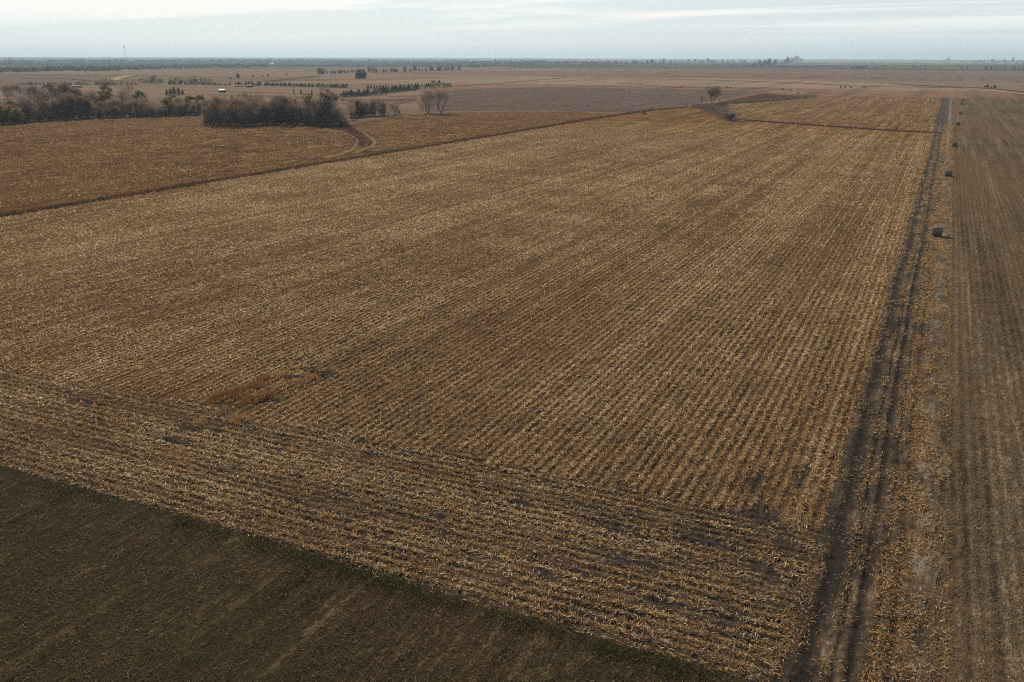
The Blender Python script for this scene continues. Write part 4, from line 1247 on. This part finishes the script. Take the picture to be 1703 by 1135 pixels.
def bale_wrap_mat():
    m, t = new_mat('net_wrapped_stalks')
    tc = t.n('ShaderNodeTexCoord').outputs['Object']
    x_, y_, z_ = t.sep(tc)
    a = t.m('ARCTAN2', y_, t.add(z_, -0.83))
    st = t.noise(t.comb(t.mul(x_, 14), t.mul(a, 2.0)), 1.0, 4, 0.7)
    fl = t.noise(tc, 9, 3, 0.6)
    c = t.ramp(t.add(t.mul(st, 0.7), t.mul(fl, 0.3)), [(0.3, (0.07, 0.060, 0.042)), (0.55, (0.15, 0.130, 0.088)), (0.75, (0.32, 0.28, 0.20))])
    finish(t, c, rough=0.45, bump=t.add(st, fl), bdist=0.03, spec=0.5)
    return m
def bale_end_mat():
    m, t = new_mat('rolled_stalk_end')
    tc = t.n('ShaderNodeTexCoord').outputs['Object']
    x_, y_, z_ = t.sep(tc)
    dz = t.add(z_, -0.83)
    r_ = t.m('SQRT', t.add(t.mul(y_, y_), t.mul(dz, dz)))
    sp = t.m('SINE', t.add(t.mul(r_, 60), t.m('ARCTAN2', y_, dz)))
    fl = t.noise(tc, 14, 4, 0.7)
    c = t.ramp(t.add(t.mul(sp, 0.15), fl), [(0.3, (0.05, 0.036, 0.022)), (0.5, (0.12, 0.085, 0.05)), (0.75, (0.23, 0.17, 0.10))])
    finish(t, c, bump=t.add(fl, t.mul(sp, 0.3)), bdist=0.04)
    return m
BW, BE = bale_wrap_mat(), bale_end_mat()
wrap_me, end_me = bale_meshes(4)
wrap_me.materials.append(BW)
for e in end_me: e.materials.append(BE)
def bale(loc, rz, s, label, group):
    o = empty('round_bale', loc, rz)
    link('net_wrap', wrap_me, parent=o)
    for e in end_me:
        link('end_face', e, parent=o)
    o.scale = (s, s, s)
    return tag(o, label, 'bale', group)
BG = 'round bales lined up along the track'
for k, (px, py, lb) in enumerate(((1558, 392.5, 'nearest and largest dark round bale standing beside the wheel ruts'), (1577, 293.5, 'second dark round bale from the viewer along the track'),
                                  (1587, 243.5, 'third dark round bale along the track, just nearer than the waterway line'), (1593, 208.5, 'fourth round bale along the track, first one beyond the waterway line'),
                                  (1597, 191, 'fifth round bale along the track, third from the far end'), (1599.5, 174.5, 'sixth round bale along the track, next to last'),
                                  (1601.5, 168, 'last and smallest round bale at the far end of the track'))):
    p = at(px, py)
    bale((p.x, p.y, 0.016), R(random.uniform(-7, 7)), 1.0, lb, BG)
BF = 'far bales on the pale stubble'
for px, py, lb in ((1302, 150.5, 'far dark bale left in the group above the red grass wedge'), (1314, 152.5, 'far dark bale in the middle of the group above the red wedge'), (1327, 156.5, 'far dark bale nearest the brush line of the red wedge'),
                   (1398, 147, 'leftmost far bale of the four on the pale strip'), (1405, 147, 'second far bale from left on the pale strip'), (1415, 147, 'third far bale from left on the pale strip'), (1437, 147, 'rightmost far bale of the four on the pale strip'),
                   (1208, 147, 'far bale at the end of the dark line right of the lone tree'), (1214, 147, 'far bale just right of the one ending the dark line'), (1132, 147, 'far bale on the dark line left of the lone tree')):
    p = at(px, py)
    bale((p.x, p.y, p.z + 0.2), R(random.uniform(-60, 60)), 1.0, lb, BF)


# ------------------------------------------------------------------ far buildings and masts
def box(v, f, c, s, rz=0):
    k = len(v)
    for dx_ in (-.5, .5):
        for dy_ in (-.5, .5):
            for dz_ in (0, 1):
                v.append((c[0] + dx_ * s[0], c[1] + dy_ * s[1], c[2] + dz_ * s[2]))
    f += [tuple(k + q for q in t_) for t_ in ((0, 1, 3, 2), (4, 6, 7, 5), (0, 4, 5, 1), (2, 3, 7, 6), (0, 2, 6, 4), (1, 5, 7, 3))]
def box_mesh(name, boxes):
    v, f = [], []
    for c, s in boxes: box(v, f, c, s)
    me = bpy.data.meshes.new(name); me.from_pydata(v, [], f); me.update()
    return me
def gable(name, lx, ly, z0, rise, over=0.3):
    a, b = lx / 2 + over, ly / 2 + over
    v = [(-a, -b, z0), (a, -b, z0), (a, b, z0), (-a, b, z0), (-a, 0, z0 + rise), (a, 0, z0 + rise)]
    f = [(0, 1, 5, 4), (2, 3, 4, 5), (0, 4, 3), (1, 2, 5), (0, 3, 2, 1)]
    me = bpy.data.meshes.new(name); me.from_pydata(v, [], f); me.update()
    return me
M['white'] = plain('white_siding', (0.70, 0.69, 0.66), (0.82, 0.81, 0.78), 2)
M['tin'] = plain('tin_roof', (0.38, 0.37, 0.36), (0.50, 0.49, 0.47), 1, 0.5)
M['oldwood'] = plain('weathered_wood', (0.07, 0.06, 0.055), (0.14, 0.12, 0.10), 2)
M['darkroof'] = plain('dark_roof', (0.06, 0.055, 0.055), (0.12, 0.11, 0.10), 2)
M['concrete'] = plain('pale_concrete', (0.50, 0.49, 0.46), (0.62, 0.61, 0.58), 0.1)
M['steel'] = plain('mast_steel', (0.16, 0.12, 0.11), (0.24, 0.18, 0.16), 0.5, 0.5)
M['glass'] = plain('dark_window', (0.03, 0.035, 0.04), (0.05, 0.055, 0.06), 1, 0.2)

def shed(px, py, lx, ly, hz, wall, roof, label, rz=0, cat='shed', windows=False, name='shed'):
    p = at(px, py)
    o = empty(name, p, YAW + rz)
    link('wall', box_mesh('wall', [((0, 0, -0.5), (lx, ly, hz + 0.5))]), M[wall], o)
    link('roof', gable('roof', lx, ly, hz + 0.003, hz * 0.45), M[roof], o)
    link('door', box_mesh('door', [((lx * 0.2, -ly / 2 - 0.03, 0), (min(2.6, lx * .3), 0.06, hz * 0.75))]), M['darkroof' if wall == 'white' else 'glass'], o)
    if windows:
        for q in (-0.3, -0.05, 0.4):
            link('window', box_mesh('window', [((lx * q, -ly / 2 - 0.03, hz * 0.4), (1.0, 0.06, hz * 0.35))]), M['glass'], o)
    return tag(o, label, cat)
shed(370, 154, 4.6, 4, 2.0, 'oldwood', 'tin', 'small shed with bright tin roof alone on the brown slope')
shed(104, 144.3, 9, 5, 2.2, 'oldwood', 'darkroof', 'long dark shed in front of the left half of the windbreak')
shed(129, 145.8, 8, 4, 1.4, 'oldwood', 'darkroof', 'low dark shed right of the longer one by the windbreak')
shed(397, 144.5, 8, 4, 1.2, 'oldwood', 'oldwood', 'low wide dark shed at the windbreak gap')
shed(415, 145.5, 6.5, 5, 1.9, 'oldwood', 'darkroof', 'taller dark shed just right of the low wide one')
shed(453, 108.5, 11, 8, 5, 'white', 'tin', 'bright white farmhouse far off below the left horizon', cat='house', windows=True, name='farmhouse')

def elevator(px, d):
    p = far(px, d)
    o = empty('grain_elevator', p, YAW + 0.5)
    for k in range(5):
        for s_ in (-1, 1):
            tb = Tubes(); tb.seg(Vector((-18 + 9 * k, s_ * 4.6, -3)), Vector((-18 + 9 * k, s_ * 4.6, 30)), 4.4, 4.4, 14)
            me = tb.mesh('silo')
            link('silo', me, M['concrete'], o)
    link('deck', box_mesh('deck', [((0, 0, 30), (46, 19, 1.2))]), M['concrete'], o)
    link('headhouse', box_mesh('headhouse', [((-12, 0, 31.2), (14, 9, 11)), ((-14, 0, 42.2), (7, 6, 4))]), M['concrete'], o)
    link('gallery', box_mesh('gallery', [((9, 0, 31.2), (27, 5, 4))]), M['concrete'], o)
    return tag(o, 'pale concrete grain elevator on the right horizon', 'grain elevator')
elevator(1578, 9000)

def mast(px, d, H, wd, label, antenna):
    p = far(px, d)
    o = empty('radio_mast', p, 0.3)
    tb = Tubes()
    c = [Vector((wd * math.cos(a), wd * math.sin(a), 0)) for a in (0, 2.094, 4.189)]
    st = 5.0
    n_ = int(H / st)
    for k in range(n_):
        z0, z1 = Vector((0, 0, k * st)), Vector((0, 0, (k + 1) * st))
        for q in range(3):
            tb.seg(c[q] + z0, c[q] + z1, 0.13 * wd, 0.13 * wd, 4)
            tb.seg(c[q] + z0, c[(q + 1) % 3] + z1, 0.07 * wd, 0.07 * wd, 4)
            tb.seg(c[q] + z1, c[(q + 1) % 3] + z1, 0.07 * wd, 0.07 * wd, 4)
    tb.seg(Vector((0, 0, n_ * st)), Vector((0, 0, n_ * st + 8)), 0.25, 0.1, 5)
    link('lattice', tb.mesh('lattice'), M['steel'], o)
    for q in range(3):
        g_ = Tubes()
        dv = Vector((math.cos(2.094 * q + 1), math.sin(2.094 * q + 1), 0))
        for zf in (0.45, 0.85):
            g_.seg(dv * H * 0.5, Vector((0, 0, H * zf)) + dv * wd, 0.04, 0.04, 4)
        link('guy_wire', g_.mesh('guy_wire'), M['steel'], o)
    if antenna:
        for zf in (0.82, 0.9):
            for q in range(3):
                a = 2.094 * q + 1.0
                link('antenna', box_mesh('antenna', [((math.cos(a) * wd * 1.5, math.sin(a) * wd * 1.5, H * zf), (1.2, 1.2, 4.5))]), M['steel'], o)
    return tag(o, label, 'radio mast')
mast(209, 5000, 84, 1.4, 'thin lattice radio mast with antennas above the left horizon', True)
mast(1683, 8000, 112, 1.0, 'faint thin mast above the right horizon', False)

# ------------------------------------------------------------------ air
hz = box_mesh('haze', [((0, 0, -60), (49000, 49000, 215))])
m, t = new_mat('pale_haze')
pv = t.n('ShaderNodeVolumePrincipled')
pv.inputs['Color'].default_value = (0.60, 0.80, 0.97, 1)
pv.inputs['Density'].default_value = 0.000085
pv.inputs['Anisotropy'].default_value = 0.2
o_ = t.n('ShaderNodeOutputMaterial')
t.t.links.new(pv.outputs[0], o_.inputs['Volume'])
tag(link('haze', hz, m), kind='stuff')
